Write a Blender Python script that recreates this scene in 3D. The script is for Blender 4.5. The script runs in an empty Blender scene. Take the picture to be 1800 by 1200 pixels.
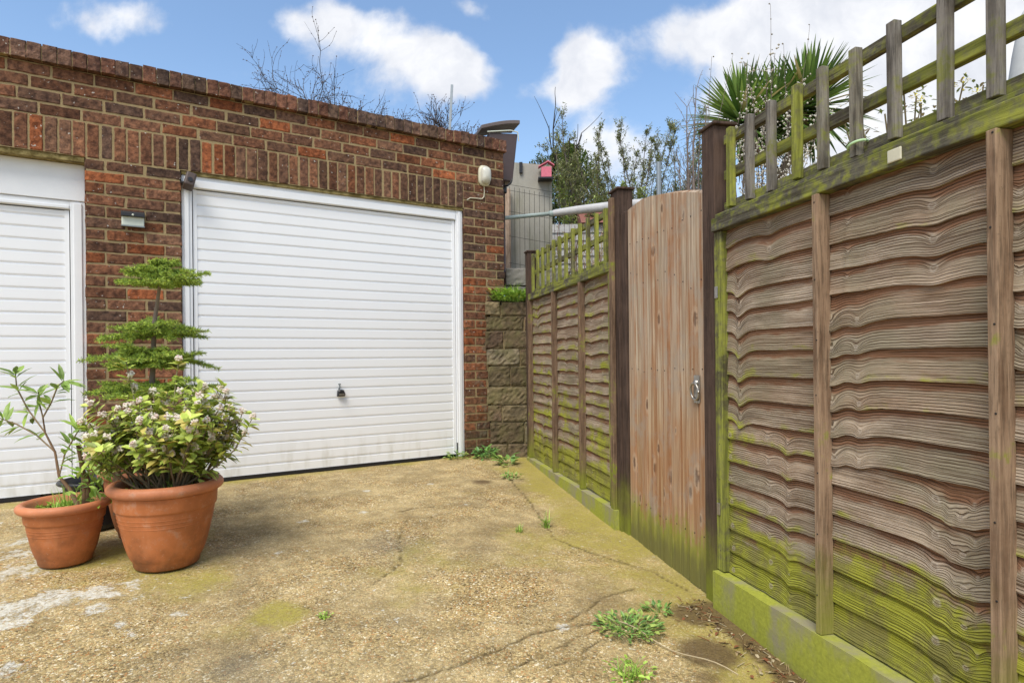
import bpy, math, random
import numpy as np
from mathutils import Vector, Matrix, noise as mn
random.seed(7); np.random.seed(7)
R = math.radians
SC = bpy.context.scene
COL = SC.collection
# ------------------------------------------------------------------ camera
CH = 0.87; FOC = 1080.0; ROLL = R(0.573)
cd = bpy.data.cameras.new("camera"); cam = bpy.data.objects.new("camera", cd); COL.objects.link(cam)
cam.location = (0, 0, CH)
cam.rotation_euler = (Matrix.Rotation(R(90), 4, 'X') @ Matrix.Rotation(-ROLL, 4, 'Z')).to_euler()
cd.sensor_width = 36; cd.lens = 36 * FOC / 1800.0
cd.shift_y = 27.5 / 1800.0; cd.clip_start = 0.05; cd.clip_end = 2000
SC.camera = cam
SC.view_settings.view_transform = 'Standard'; SC.view_settings.look = 'None'
SC.view_settings.gamma = 1; SC.view_settings.exposure = 1.0
# ------------------------------------------------------------------ node helper
class NT:
    def __init__(s, tree): s.t = tree; tree.nodes.clear()
    def n(s, typ, **kw):
        nd = s.t.nodes.new(typ)
        for k, v in kw.items(): setattr(nd, k, v)
        return nd
    def L(s, a, b): s.t.links.new(a, b)
    def put(s, sock, v):
        if v is None: return
        if isinstance(v, (int, float)): sock.default_value = v
        elif isinstance(v, (tuple, list)):
            if len(v) == 3 and len(sock.default_value) == 4: v = tuple(v) + (1,)
            sock.default_value = v
        else: s.L(v, sock)
    def m(s, op, a, b=None, c=None, clamp=False):
        nd = s.n('ShaderNodeMath', operation=op, use_clamp=clamp)
        for i, v in enumerate((a, b, c)): s.put(nd.inputs[i], v)
        return nd.outputs[0]
    def vm(s, op, a, b=None):
        nd = s.n('ShaderNodeVectorMath', operation=op)
        s.put(nd.inputs[0], a)
        if b is not None: s.put(nd.inputs[1], b)
        return nd.outputs['Value'] if op in ('DOT_PRODUCT', 'LENGTH', 'DISTANCE') else nd.outputs[0]
    def mix(s, f, a, b, mode='MIX'):
        nd = s.n('ShaderNodeMix', data_type='RGBA', blend_type=mode)
        s.put(nd.inputs[0], f); s.put(nd.inputs[6], a); s.put(nd.inputs[7], b)
        return nd.outputs[2]
    def noise(s, vec, scale, detail=4, rough=.55, dist=0, out=0):
        nd = s.n('ShaderNodeTexNoise'); s.put(nd.inputs['Vector'], vec)
        nd.inputs['Scale'].default_value = scale; nd.inputs['Detail'].default_value = detail
        nd.inputs['Roughness'].default_value = rough; nd.inputs['Distortion'].default_value = dist
        return nd.outputs[out]
    def mr(s, v, a, b, c=0., d=1., smooth=True):
        nd = s.n('ShaderNodeMapRange', interpolation_type='SMOOTHSTEP' if smooth else 'LINEAR')
        for i, x in enumerate((v, a, b, c, d)): s.put(nd.inputs[i], x)
        return nd.outputs[0]
    def ramp(s, f, stops, interp='LINEAR'):
        nd = s.n('ShaderNodeValToRGB'); cr = nd.color_ramp; cr.interpolation = interp
        while len(cr.elements) < len(stops): cr.elements.new(.5)
        for e, (p, c) in zip(cr.elements, stops): e.position = p; e.color = tuple(c) + (1,)
        s.put(nd.inputs[0], f); return nd.outputs[0]
    def obj(s): return s.n('ShaderNodeTexCoord').outputs['Object']
    def geo(s): return s.n('ShaderNodeNewGeometry').outputs['Position']
    def attr(s, name, out='Color'): return s.n('ShaderNodeAttribute', attribute_name=name).outputs[out]
    def sep(s, v):
        nd = s.n('ShaderNodeSeparateXYZ'); s.put(nd.inputs[0], v); return nd.outputs
    def comb(s, x, y, z):
        nd = s.n('ShaderNodeCombineXYZ'); s.put(nd.inputs[0], x); s.put(nd.inputs[1], y); s.put(nd.inputs[2], z); return nd.outputs[0]
    def bump(s, h, strength=.3, dist=.01, normal=None):
        nd = s.n('ShaderNodeBump'); nd.inputs['Strength'].default_value = strength
        nd.inputs['Distance'].default_value = dist; s.put(nd.inputs['Height'], h)
        if normal is not None: s.L(normal, nd.inputs['Normal'])
        return nd.outputs[0]
    def out(s, base, rough=.7, normal=None, trans=0., spec=.3, metal=0., coat=0., **kw):
        p = s.n('ShaderNodeBsdfPrincipled'); s.put(p.inputs['Base Color'], base); s.put(p.inputs['Roughness'], rough)
        p.inputs['Specular IOR Level'].default_value = spec; p.inputs['Metallic'].default_value = metal
        if normal is not None: s.L(normal, p.inputs['Normal'])
        for k, v in kw.items(): s.put(p.inputs[k], v)
        o = s.n('ShaderNodeOutputMaterial'); last = p.outputs[0]
        if trans:
            tr = s.n('ShaderNodeBsdfTranslucent'); s.put(tr.inputs[0], base)
            mx = s.n('ShaderNodeMixShader'); mx.inputs[0].default_value = trans
            s.L(last, mx.inputs[1]); s.L(tr.outputs[0], mx.inputs[2]); last = mx.outputs[0]
        s.L(last, o.inputs[0])
MATS = {}
def mat(name):
    m = bpy.data.materials.new(name); m.use_nodes = True; MATS[name] = m
    return m, NT(m.node_tree)
def plain(name, c, rough=.6, spec=.3, metal=0., var=.15, scale=30, bump=.1, trans=0):
    m, t = mat(name); nz = t.noise(t.obj(), scale, 5)
    col = t.mix(nz, [x * (1 - var) for x in c], [min(1, x * (1 + var)) for x in c])
    t.out(col, rough, t.bump(nz, bump, .004), trans, spec, metal); return m
# ------------------------------------------------------------------ world + sun
SUN_EL, SUN_AZ = R(56), R(202)      # azimuth clockwise from +Y: behind the camera, a little to its left
w = bpy.data.worlds.new("World"); SC.world = w; w.use_nodes = True
t = NT(w.node_tree)
sky = t.n('ShaderNodeTexSky', sky_type='NISHITA'); sky.sun_disc = False
sky.sun_elevation = SUN_EL; sky.sun_rotation = SUN_AZ; sky.air_density = 1.0; sky.dust_density = 0.6; sky.ozone_density = 1.6
d = t.n('ShaderNodeTexCoord').outputs['Generated']; dx, dy, dz = t.sep(d)
ys = t.m('MAXIMUM', dy, .12)
g = t.comb(t.m('DIVIDE', dx, ys), 0., t.m('DIVIDE', dz, ys))
nz1 = t.noise(g, 5.2, 10, .62, .15)
gd = t.vm('ADD', g, t.vm('MULTIPLY', t.vm('SUBTRACT', t.noise(g, 5, 4, .6, 0, 1), (.5, .5, .5)), (.16, 0, .10)))
# clouds as soft puffs at their own bearings: centre x, z, half widths, weight
puffs = [(-.63, .56, .085, .028, .95), (-.855, .54, .03, .025, 1.), (-.30, .555, .09, .03, .8), (-.22, .51, .09, .05, .95), (-.12, .475, .08, .045, .95), (-.07, .45, .045, .04, 1.0),
         (.13, .475, .052, .05, 1.4), (.085, .425, .05, .025, .8), (.52, .50, .17, .11, 1.35), (.36, .53, .08, .03, .8), (.75, .50, .22, .2, 1.4), (.17, .335, .08, .04, 1.1),
         (-.07, .57, .045, .022, .8), (.42, .40, .11, .06, .85), (.58, .33, .16, .08, .7), (-.25, .41, .07, .04, .5), (.85, .3, .2, .14, .75), (.3, .25, .3, .05, .6), (-.42, .47, .06, .02, .4)]
acc = None
for cx, cz, sx, sz, wt in puffs:
    v = t.vm('MULTIPLY', t.vm('SUBTRACT', gd, (cx, 0, cz)), (1 / sx, 0, 1 / sz))
    e = t.m('MULTIPLY', t.m('EXPONENT', t.m('MULTIPLY', t.vm('DOT_PRODUCT', v, v), -.7)), wt)
    acc = e if acc is None else t.m('ADD', acc, e)
wide = t.mr(t.noise(d, 2.2, 8, .6), .45, .62)                     # clouds elsewhere in the dome
front = t.m('MULTIPLY', t.mr(dy, .25, .55), t.mr(t.m('ABSOLUTE', t.m('DIVIDE', dx, ys)), 1.4, .95))
front = t.m('MULTIPLY', front, t.mr(t.m('DIVIDE', dz, ys), .95, .65))
cl = t.mr(t.m('ADD', acc, t.m('MULTIPLY', t.m('SUBTRACT', nz1, .52), 2.1)), .44, 1.08)
cl = t.m('ADD', t.m('MULTIPLY', cl, front), t.m('MULTIPLY', wide, t.m('SUBTRACT', 1., front)))
haze = t.mr(dz, .0, .45, .45, .06)
skyc = t.mix(1, sky.outputs[0], (1.28, 1.38, 1.42), 'MULTIPLY')
skyc = t.mix(haze, skyc, (3.9, 4.9, 5.9))
cloudc = t.mix(t.mr(t.noise(gd, 7, 6, .6), .35, .7), (4.9, 5.1, 5.6), (6.6, 6.65, 6.8))
bg = t.n('ShaderNodeBackground'); t.L(t.mix(cl, skyc, cloudc), bg.inputs[0]); bg.inputs[1].default_value = .080
t.L(bg.outputs[0], t.n('ShaderNodeOutputWorld').inputs[0])
sl = bpy.data.lights.new("sun", 'SUN'); sl.energy = 2.0; sl.angle = R(32); sl.color = (1, .94, .83)
so = bpy.data.objects.new("sun", sl); COL.objects.link(so)
sd = Vector((math.sin(SUN_AZ) * math.cos(SUN_EL), math.cos(SUN_AZ) * math.cos(SUN_EL), math.sin(SUN_EL)))
so.rotation_euler = sd.to_track_quat('Z', 'Y').to_euler()
# ------------------------------------------------------------------ mesh helper
class MB:
    def __init__(s): s.v = []; s.f = []; s.c = []; s.uv = []
    def add(s, V, F, c=(1, 1, 1), uv=None):
        b = len(s.v); s.v.extend([tuple(p) for p in V]); s.f.extend([tuple(i + b for i in q) for q in F])
        if isinstance(c, list): s.c.extend(c)
        else: s.c.extend([c] * len(V))
        s.uv.extend(uv if uv else [(0, 0, 0)] * len(V)); return s
    def box(s, x0, x1, y0, y1, z0, z1, c=(1, 1, 1), M=None):
        V = [Vector(p) for p in ((x0, y0, z0), (x1, y0, z0), (x1, y1, z0), (x0, y1, z0), (x0, y0, z1), (x1, y0, z1), (x1, y1, z1), (x0, y1, z1))]
        if M: V = [M @ p for p in V]
        return s.add(V, [(0, 3, 2, 1), (4, 5, 6, 7), (0, 1, 5, 4), (1, 2, 6, 5), (2, 3, 7, 6), (3, 0, 4, 7)], c)
    def tube(s, P, rad, n=6, c=(1, 1, 1), cap=True):
        P = [Vector(p) for p in P]; N = len(P)
        if not isinstance(rad, (list, tuple)): rad = [rad] * N
        V = []; F = []; up = Vector((.13, .31, .94))
        for i in range(N):
            tg = (P[min(i + 1, N - 1)] - P[max(i - 1, 0)])
            if tg.length < 1e-9: tg = Vector((0, 0, 1))
            tg.normalize(); a = tg.cross(up)
            if a.length < 1e-3: a = tg.cross(Vector((1, 0, 0)))
            a.normalize(); b = tg.cross(a); up = a.cross(tg) if False else up
            for k in range(n):
                th = 2 * math.pi * k / n; V.append(P[i] + (a * math.cos(th) + b * math.sin(th)) * rad[i])
        for i in range(N - 1):
            for k in range(n):
                k2 = (k + 1) % n; F.append((i * n + k, i * n + k2, (i + 1) * n + k2, (i + 1) * n + k))
        if cap: F += [tuple(range(n)), tuple(range((N - 1) * n, N * n))[::-1]]
        return s.add(V, F, c)
    def lathe(s, prof, n=48, cen=(0, 0, 0), c=(1, 1, 1), sx=1, sy=1):
        V = []; F = []
        for r_, z in prof:
            for k in range(n):
                a = 2 * math.pi * k / n; V.append((cen[0] + r_ * math.cos(a) * sx, cen[1] + r_ * math.sin(a) * sy, cen[2] + z))
        for i in range(len(prof) - 1):
            for k in range(n):
                k2 = (k + 1) % n; F.append((i * n + k, i * n + k2, (i + 1) * n + k2, (i + 1) * n + k))
        return s.add(V, F, c)
    def grid(s, nx, ny, fn, c=None, close=False):
        V = []; C = []; U = []
        for j in range(ny):
            for i in range(nx):
                r_ = fn(i / (nx - 1), j / (ny - 1)); V.append(r_[0]); C.append(r_[1] if len(r_) > 1 else (1, 1, 1)); U.append(r_[2] if len(r_) > 2 else (0, 0, 0))
        F = [(j * nx + i, j * nx + i + 1, (j + 1) * nx + i + 1, (j + 1) * nx + i) for j in range(ny - 1) for i in range(nx - 1)]
        return s.add(V, F, C, U)
    def leaf(s, p, d, nrm, L, Wd, c, bend=.15, fold=.2):
        d = d.normalized(); sd_ = d.cross(nrm)
        if sd_.length < 1e-4: sd_ = d.cross(Vector((1, .2, .1)))
        sd_.normalize(); up = sd_.cross(d)
        q = lambda a, b, h: p + d * (a * L) + sd_ * (b * Wd) + up * (h * L)
        V = [p, q(.35, -.5, fold * .3 - bend * .1), q(.35, 0, -bend * .1), q(.35, .5, fold * .3 - bend * .1),
             q(.72, -.4, fold * .2 - bend * .45), q(.72, 0, -bend * .45), q(.72, .4, fold * .2 - bend * .45), q(1, 0, -bend)]
        return s.add(V, [(0, 2, 1), (0, 3, 2), (1, 2, 5, 4), (2, 3, 6, 5), (4, 5, 7), (5, 6, 7)], c)
    def build(s, name, m, parent=None, smooth=False, bevel=0, origin=None, auto=None):
        me = bpy.data.meshes.new(name); V = s.v
        if origin is not None: V = [(a - origin[0], b - origin[1], c - origin[2]) for a, b, c in V]
        me.from_pydata(V, [], s.f); me.update()
        ca = me.color_attributes.new('Col', 'FLOAT_COLOR', 'POINT')
        ca.data.foreach_set('color', np.array([tuple(c)[:3] + (1,) for c in s.c], dtype=np.float32).ravel())
        ua = me.attributes.new('gr', 'FLOAT_VECTOR', 'POINT')
        ua.data.foreach_set('vector', np.array(s.uv, dtype=np.float32).ravel())
        if smooth: me.polygons.foreach_set('use_smooth', [True] * len(me.polygons))
        me.materials.append(m if not isinstance(m, str) else MATS[m])
        o = bpy.data.objects.new(name, me); COL.objects.link(o)
        if parent: o.parent = parent
        if origin is not None: o.location = origin
        if bevel:
            b = o.modifiers.new('bevel', 'BEVEL'); b.width = bevel; b.segments = 2; b.limit_method = 'ANGLE'; b.angle_limit = R(40)
        return o
def tag(o, label=None, cat=None, group=None, kind=None):
    if label: o['label'] = label
    if cat: o['category'] = cat
    if group: o['group'] = group
    if kind: o['kind'] = kind
    return o
_nail = {}
def nail(parent, x, y, z, s_=.0025):
    if 'm' not in _nail:
        _nail['m'] = MB().lathe([(1, 0), (1, .4), (.7, .6), (0, .6)], 8).build('nail', 'black_rubber', parent); o = _nail['m']
    else: o = _nail['m'].copy(); COL.objects.link(o)
    o.parent = parent; o.location = (x, y, z); o.rotation_euler = (R(90), 0, 0); o.scale = (s_, s_, s_)
def thing(name, label, cat, loc=(0, 0, 0), rz=0, group=None):
    o = bpy.data.objects.new(name, None); COL.objects.link(o); o.location = loc; o.rotation_euler = (0, 0, rz); o.empty_display_size = .1
    return tag(o, label, cat, group)
def rnd(a, b): return random.uniform(a, b)
def n3(x, y, z): return mn.noise(Vector((x, y, z)))
# frames of reference (measured from the photograph)
P0 = (-0.327, 5.43); WA = R(31.827)          # garage front: right corner, direction of the wall
WN = (math.sin(WA), -math.cos(WA))
F0 = (.8245, 2.545); FA = R(-76.715)          # fence line: at the gate post, running towards the camera
GS = .045
def gz(x, y):
    n = (x - P0[0]) * WN[0] + (y - P0[1]) * WN[1]
    return -GS * min(max(n, 0), 9)
def wl(tt, n, z): return (P0[0] + tt * math.cos(WA) + n * WN[0], P0[1] + tt * math.sin(WA) + n * WN[1], z)
def fl(s_, y, z): return (F0[0] + s_ * math.cos(FA) - y * math.sin(FA), F0[1] + s_ * math.sin(FA) + y * math.cos(FA), z)
# ------------------------------------------------------------------ materials
def brick_mat():
    m, t = mat('brick'); o = t.obj(); c = t.attr('Col')
    n1 = t.noise(o, 28, 6, .65); n2 = t.noise(o, 120, 4, .6); n3_ = t.noise(o, 9, 3)
    c1 = t.mix(t.mr(n1, .3, .7), t.mix(1, c, (.42, .38, .40), 'MULTIPLY'), t.mix(1, c, (1.5, 1.35, 1.2), 'MULTIPLY')); c1 = t.mix(1, c1, t.mix(t.mr(t.noise(o, 2.3, 6, .7), .35, .65), (.78, .76, .74), (1.18, 1.14, 1.08)), 'MULTIPLY')
    c1 = t.mix(t.m('MULTIPLY', t.mr(n2, .55, .75), .35), c1, (.07, .05, .045))
    wh = t.m('MULTIPLY', t.mr(t.noise(o, 46, 3, .5), .655, .70), t.mr(n3_, .42, .58))
    c1 = t.mix(wh, c1, (.5, .47, .42))
    x, y, z = t.sep(o)
    lich = t.m('MULTIPLY', t.m('MULTIPLY', t.mr(x, -.12, .12), t.mr(z, 1.9, 1.2)), t.mr(t.noise(o, 13, 5, .7), .5, .62))
    c1 = t.mix(t.m('MULTIPLY', lich, .7), c1, t.mix(n1, (.12, .11, .07), (.30, .27, .20)))
    fade = t.m('MULTIPLY', t.mr(z, .9, 0.), t.mr(t.noise(o, 6, 4), .3, .7))
    c1 = t.mix(t.m('MULTIPLY', fade, .45), c1, (.10, .09, .045))
    h = t.m('ADD', t.m('MULTIPLY', n1, .7), t.m('MULTIPLY', n2, .35))
    t.out(c1, .9, t.bump(h, 1., .010), spec=.15)
def mortar_mat():
    m, t = mat('mortar'); o = t.obj(); n1 = t.noise(o, 90, 5, .7); n2 = t.noise(o, 5, 4)
    c = t.mix(n1, (.22, .16, .08), (.45, .345, .19)); c = t.mix(t.m('MULTIPLY', t.mr(n2, .45, .75), .45), c, (.26, .20, .10))
    x, y, z = t.sep(o); c = t.mix(t.m('MULTIPLY', t.mr(z, .6, 0.), .5), c, (.13, .12, .05))
    t.out(c, .95, t.bump(n1, .8, .005), spec=.1)
def wood(name, base, dark, axis='x', moss=0., mossc=((.13, .15, .02), (.30, .33, .03)), scale=1., low=None, stripe=.6):
    m, t = mat(name); o = t.obj()
    sc = {'x': (2.2, 34, 34), 'z': (34, 34, 2.2)}[axis]
    v = t.vm('MULTIPLY', o, tuple(a * scale for a in sc))
    g1 = t.noise(v, 1.6, 6, .62, .35); g2 = t.noise(v, 5.5, 3, .6)
    f = t.mr(g1, .36, .62); c = t.mix(f, dark, base)
    c = t.mix(t.m('MULTIPLY', t.mr(g2, .50, .62), stripe), c, [a * .28 for a in base]); c = t.mix(t.m('MULTIPLY', t.mr(t.noise(o, 90, 4, .7), .56, .7), .4), c, [a * .3 for a in base])
    pat = t.noise(o, 5.5, 5, .65); pat2 = t.noise(o, 38, 4, .6)
    c = t.mix(t.m('MULTIPLY', t.mr(pat, .35, .65), .35), c, [min(1, a * 1.5) for a in base])
    if moss:
        mk = t.mr(t.m('ADD', t.m('MULTIPLY', pat, .8), t.m('MULTIPLY', pat2, .35)), .66 - .22 * moss, .80 - .20 * moss)
        c = t.mix(t.m('MULTIPLY', mk, t.mr(pat2, .3, .6, .5, .92)), c, t.mix(t.mr(g1, .3, .7), mossc[0], mossc[1]))
    if low:
        z = t.sep(t.geo())[2]
        mk = t.mr(t.m('ADD', z, t.m('MULTIPLY', t.m('SUBTRACT', pat, .5), .5)), low[1], low[0])
        c = t.mix(t.m('MULTIPLY', mk, .85), c, t.mix(g1, mossc[0], mossc[1]))
    t.out(c, .85, t.bump(t.m('ADD', g1, t.m('MULTIPLY', g2, .4)), .6, .005), spec=.15)
    return m
brick_mat(); mortar_mat()
wood('dark_post', (.085, .055, .042), (.04, .026, .02), 'z', .0, low=(-.15, .25), stripe=.4)
wood('mossy_rail', (.13, .12, .09), (.055, .045, .03), 'x', .75, mossc=((.09, .10, .022), (.30, .31, .05)))
wood('mossy_upright', (.22, .20, .16), (.07, .058, .042), 'z', .5, mossc=((.12, .13, .02), (.27, .29, .04)))
wood('mossy_upright_green', (.16, .15, .08), (.07, .06, .03), 'z', 1.0, mossc=((.12, .13, .025), (.33, .345, .06)))
wood('grey_upright', (.21, .19, .165), (.055, .046, .038), 'z', .30, mossc=((.10, .105, .035), (.22, .225, .06)))
wood('batten_wood', (.30, .205, .135), (.15, .09, .055), 'z', .05, low=(-.1, .35))
wood('post_batten', (.20, .13, .085), (.09, .055, .035), 'z', .28, low=(-.1, .3))
wood('grey_board', (.28, .23, .19), (.16, .11, .08), 'z', 0)
wood('pale_stud', (.50, .38, .29), (.34, .24, .17), 'z', 0)
def board_mat(name, mossiness, far=False):
    m, t = mat(name); gr = t.attr('gr', 'Vector'); c = t.attr('Col'); o = t.obj()
    s_, v_, kn = t.sep(gr)          # along, across (with the flow round knots), knot mask
    rr, gg, bb = t.sep(c)           # board random, relative height on the board 0 low edge .. 1 top, moss by place
    ph = t.m('MULTIPLY', rr, 37.)
    wob = t.noise(t.comb(t.m('MULTIPLY', s_, 3.), t.m('MULTIPLY', v_, 30.), ph), 1, 3, .5)
    vv = t.m('ADD', v_, t.m('MULTIPLY', t.m('SUBTRACT', wob, .5), .005))
    lines = t.m('SINE', t.m('MULTIPLY', t.m('ADD', vv, t.m('MULTIPLY', t.m('SUBTRACT', t.noise(t.comb(t.m('MULTIPLY', s_, .8), t.m('MULTIPLY', v_, 45.), ph), 1, 2, .5), .5), .007)), 860.))
    bl = t.noise(t.comb(t.m('MULTIPLY', s_, 1.2), t.m('MULTIPLY', vv, 95.), ph), 1, 2, .5)      # uneven ring widths
    fine = t.noise(t.comb(t.m('MULTIPLY', s_, 7.), t.m('MULTIPLY', vv, 330.), ph), 1, 3, .6)
    ring = t.mr(bl, .57, .64); ring2 = t.m('MULTIPLY', t.mr(lines, .35, .98), t.mr(t.noise(t.comb(t.m('MULTIPLY', s_, 2.5), t.m('MULTIPLY', v_, 22.), ph), 1, 2, .5), .32, .55))
    pat = t.noise(t.comb(t.m('MULTIPLY', s_, 2.6), t.m('MULTIPLY', v_, 10.), ph), 1.3, 5, .6)
    base = t.mix(t.mr(pat, .3, .7), (.17, .11, .068), (.50, .395, .295))
    base = t.mix(t.mr(fine, .35, .75, 0., .55), base, (.62, .54, .45))
    spk = t.noise(t.comb(t.m('MULTIPLY', s_, 60.), t.m('MULTIPLY', vv, 420.), ph), 1, 3, .6); base = t.mix(t.m('MULTIPLY', t.mr(spk, .56, .68), .35), base, (.13, .085, .055))
    base = t.mix(t.m('MULTIPLY', t.mr(rr, .0, 1.), .3), base, (.42, .26, .16))
    mnz2 = t.noise(t.comb(t.m('MULTIPLY', s_, 10.), t.m('MULTIPLY', vv, 60.), ph), 1, 4, .6)
    base = t.mix(t.mr(t.noise(o, 3.1, 5, .6), .40, .64, 0., .65), base, t.mix(fine, (.17, .15, .095), (.36, .325, .225)))
    # the sheltered upper strip keeps its red brown colour
    topm = t.mr(t.m('ADD', t.m('ADD', gg, t.m('MULTIPLY', t.m('SUBTRACT', pat, .5), .8)), t.m('MULTIPLY', t.m('SUBTRACT', mnz2, .5), .5)), .60, .84)
    base = t.mix(t.m('MULTIPLY', topm, .85), base, t.mix(fine, (.13, .050, .025), (.33, .155, .08)))
    # green algae
    green = t.mix(fine, (.19, .20, .02), (.50, .51, .05))
    mnz = t.noise(o, 4.5, 6, .65)
    edge = t.m('MULTIPLY', t.mr(gg, .55, .0), .36)
    mk = t.m('ADD', t.m('ADD', bb, edge), t.m('MULTIPLY', t.m('SUBTRACT', mnz, .5), 2.3))
    mk = t.m('ADD', t.m('ADD', mk, t.m('MULTIPLY', t.m('SUBTRACT', rr, .5), .35)), t.m('MULTIPLY', t.m('SUBTRACT', mnz2, .5), .9))
    mk = t.mr(mk, .58 - mossiness, 1.10 - mossiness)
    base = t.mix(t.m('MULTIPLY', mk, .90), base, t.mix(t.mr(t.noise(o, 9, 6, .7), .40, .58), t.mix(.62, green, (.17, .14, .07)), green))
    dk = t.m('MAXIMUM', t.m('MULTIPLY', ring, .32), t.m('MULTIPLY', ring2, .78))
    base = t.mix(dk, base, t.mix(mk, (.085, .047, .028), (.085, .085, .018)))
    # knots
    base = t.mix(t.m('MULTIPLY', t.mr(kn, .55, .8), .45), base, (.52, .45, .37))
    base = t.mix(t.m('MULTIPLY', t.m('MULTIPLY', t.mr(kn, .78, .86), t.mr(kn, .99, .9)), .4), base, (.12, .065, .035))
    h = t.m('SUBTRACT', t.m('ADD', t.m('MULTIPLY', fine, .5), 1.), dk)
    t.out(base, .88, t.bump(h, 1., .008), spec=.12)
board_mat('lap_board', .02); board_mat('lap_board_mossy', .22)
def gate_mat():
    m, t = mat('gate_wood'); o = t.obj(); c = t.attr('Col'); rr = t.sep(c)[0]; x, y, z = t.sep(o)
    v = t.comb(t.m('MULTIPLY', x, 70.), t.m('MULTIPLY', rr, 40.), t.m('MULTIPLY', z, 1.7))
    g1 = t.noise(v, 1, 6, .6, .4); g2 = t.noise(v, 3.5, 3, .6)
    vk = t.n('ShaderNodeTexVoronoi', voronoi_dimensions='2D'); t.L(t.comb(t.m('ADD', t.m('MULTIPLY', x, 5.5), t.m('MULTIPLY', rr, .8)), t.m('ADD', t.m('MULTIPLY', z, 2.5), t.m('MULTIPLY', rr, 30.)), 0.), vk.inputs['Vector']); vk.inputs['Scale'].default_value = 1
    kd = vk.outputs['Distance']
    up = t.mr(t.m('ADD', z, t.m('MULTIPLY', t.m('SUBTRACT', g1, .5), 1.1)), .35, 1.05)
    pale = t.mix(t.mr(g1, .34, .64), (.29, .215, .145), (.53, .435, .325)); warm = t.mix(t.mr(g1, .34, .64), (.25, .13, .058), (.50, .335, .19))
    c1 = t.mix(up, warm, pale); c1 = t.mix(t.m('MULTIPLY', t.m('SUBTRACT', rr, .3), .5, clamp=True), c1, (.36, .23, .16))
    c1 = t.mix(t.m('MULTIPLY', t.mr(g2, .56, .68), .4), c1, (.20, .105, .06))
    kc = t.sep(vk.outputs['Color']); kd = t.m('ADD', t.m('DIVIDE', kd, t.m('ADD', t.m('MULTIPLY', kc[0], 1.1), .35)), t.m('MULTIPLY', t.m('SUBTRACT', t.noise(o, 60, 3), .5), .10))
    halo = t.m('MULTIPLY', t.mr(kd, .50, .12), .55); c1 = t.mix(halo, c1, (.36, .17, .075))
    c1 = t.mix(t.m('MULTIPLY', t.mr(kd, .14, .09), .55), c1, (.50, .38, .27)); c1 = t.mix(t.m('MULTIPLY', t.mr(kd, .085, .04), .8), c1, (.10, .052, .03))
    st = t.noise(t.comb(t.m('MULTIPLY', x, 30.), rr, t.m('MULTIPLY', z, 1.)), 1, 5, .65); c1 = t.mix(t.m('MULTIPLY', t.mr(st, .50, .62), .8), c1, (.27, .12, .05)); c1 = t.mix(t.m('MULTIPLY', t.mr(t.noise(o, 5, 6, .7), .48, .66), .6), c1, (.33, .28, .23))
    pz = t.m('ADD', z, t.m('MULTIPLY', t.m('SUBTRACT', t.noise(t.comb(t.m('MULTIPLY', x, 22.), 0., t.m('MULTIPLY', z, 5.)), 1, 5, .6), .5), .34))
    gm = t.mr(t.m('ADD', pz, t.m('MULTIPLY', t.m('SUBTRACT', t.noise(o, 34, 4, .7), .5), .20)), .15, .02); c1 = t.mix(t.m('MULTIPLY', gm, .85), c1, t.mix(g1, (.14, .155, .02), (.34, .36, .045)))
    gp = t.m('MULTIPLY', t.mr(t.noise(o, 5, 5, .6), .6, .72), t.mr(z, .9, 1.3)); c1 = t.mix(t.m('MULTIPLY', gp, .35), c1, (.28, .27, .12))
    wet = t.mr(pz, .06, -.06); c1 = t.mix(t.m('MULTIPLY', wet, .6), c1, (.10, .085, .045))
    t.out(c1, .8, t.bump(t.m('ADD', g1, t.m('MULTIPLY', g2, .5)), .45, .003), spec=.2)
gate_mat()
def upvc():
    m, t = mat('white_door_paint'); o = t.obj()
    n1 = t.noise(t.vm('MULTIPLY', o, (60, 60, 260)), 1, 4, .6); n2 = t.noise(o, 1.6, 3)
    z = t.sep(o)[2]; dirt = t.m('MULTIPLY', t.mr(z, .35, 0.), t.mr(t.noise(t.vm('MULTIPLY', o, (1, 1, .3)), 14, 4), .45, .75))
    c = t.mix(n2, (.83, .84, .86), (.88, .885, .90)); c = t.mix(t.m('MULTIPLY', dirt, .45), c, (.45, .42, .33))
    t.out(c, .42, t.bump(n1, .12, .0015), spec=.4)
    m, t = mat('white_frame'); o = t.obj(); n1 = t.noise(o, 12, 5)
    t.out(t.mix(n1, (.76, .77, .79), (.85, .86, .875)), .35, spec=.45)
upvc()
def terracotta(name, c, dirt):
    m, t = mat(name); o = t.obj(); n1 = t.noise(o, 7, 6, .65); n2 = t.noise(o, 90, 3); z = t.sep(o)[2]
    col = t.mix(t.mr(n1, .3, .7), [a * .82 for a in c], [a * 1.15 for a in c])
    dk = t.m('MULTIPLY', t.mr(t.m('ADD', z, t.m('MULTIPLY', t.m('SUBTRACT', n1, .5), .5)), .16, -.02), dirt)
    col = t.mix(dk, col, (.09, .05, .03)); col = t.mix(t.m('MULTIPLY', t.mr(n2, .64, .7), .25), col, (.5, .38, .28))
    bl = t.m('MULTIPLY', t.mr(t.noise(o, 13, 6, .7), .54, .70), t.mr(z, .05, .2)); col = t.mix(t.m('MULTIPLY', bl, .30), col, (.62, .45, .34)); col = t.mix(t.m('MULTIPLY', t.mr(t.noise(o, 26, 5, .7), .60, .72), .35), col, (.16, .07, .035))
    v = t.noise(t.vm('MULTIPLY', o, (9, 9, 1.2)), 2.2, 4)
    col = t.mix(t.m('MULTIPLY', t.mr(v, .55, .75), .18), col, (.60, .28, .14))
    t.out(col, .55, t.bump(n2, .08, .002), spec=.3)
terracotta('terracotta', (.45, .150, .052), .5); terracotta('terracotta_rim', (.50, .185, .085), .1)
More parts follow.
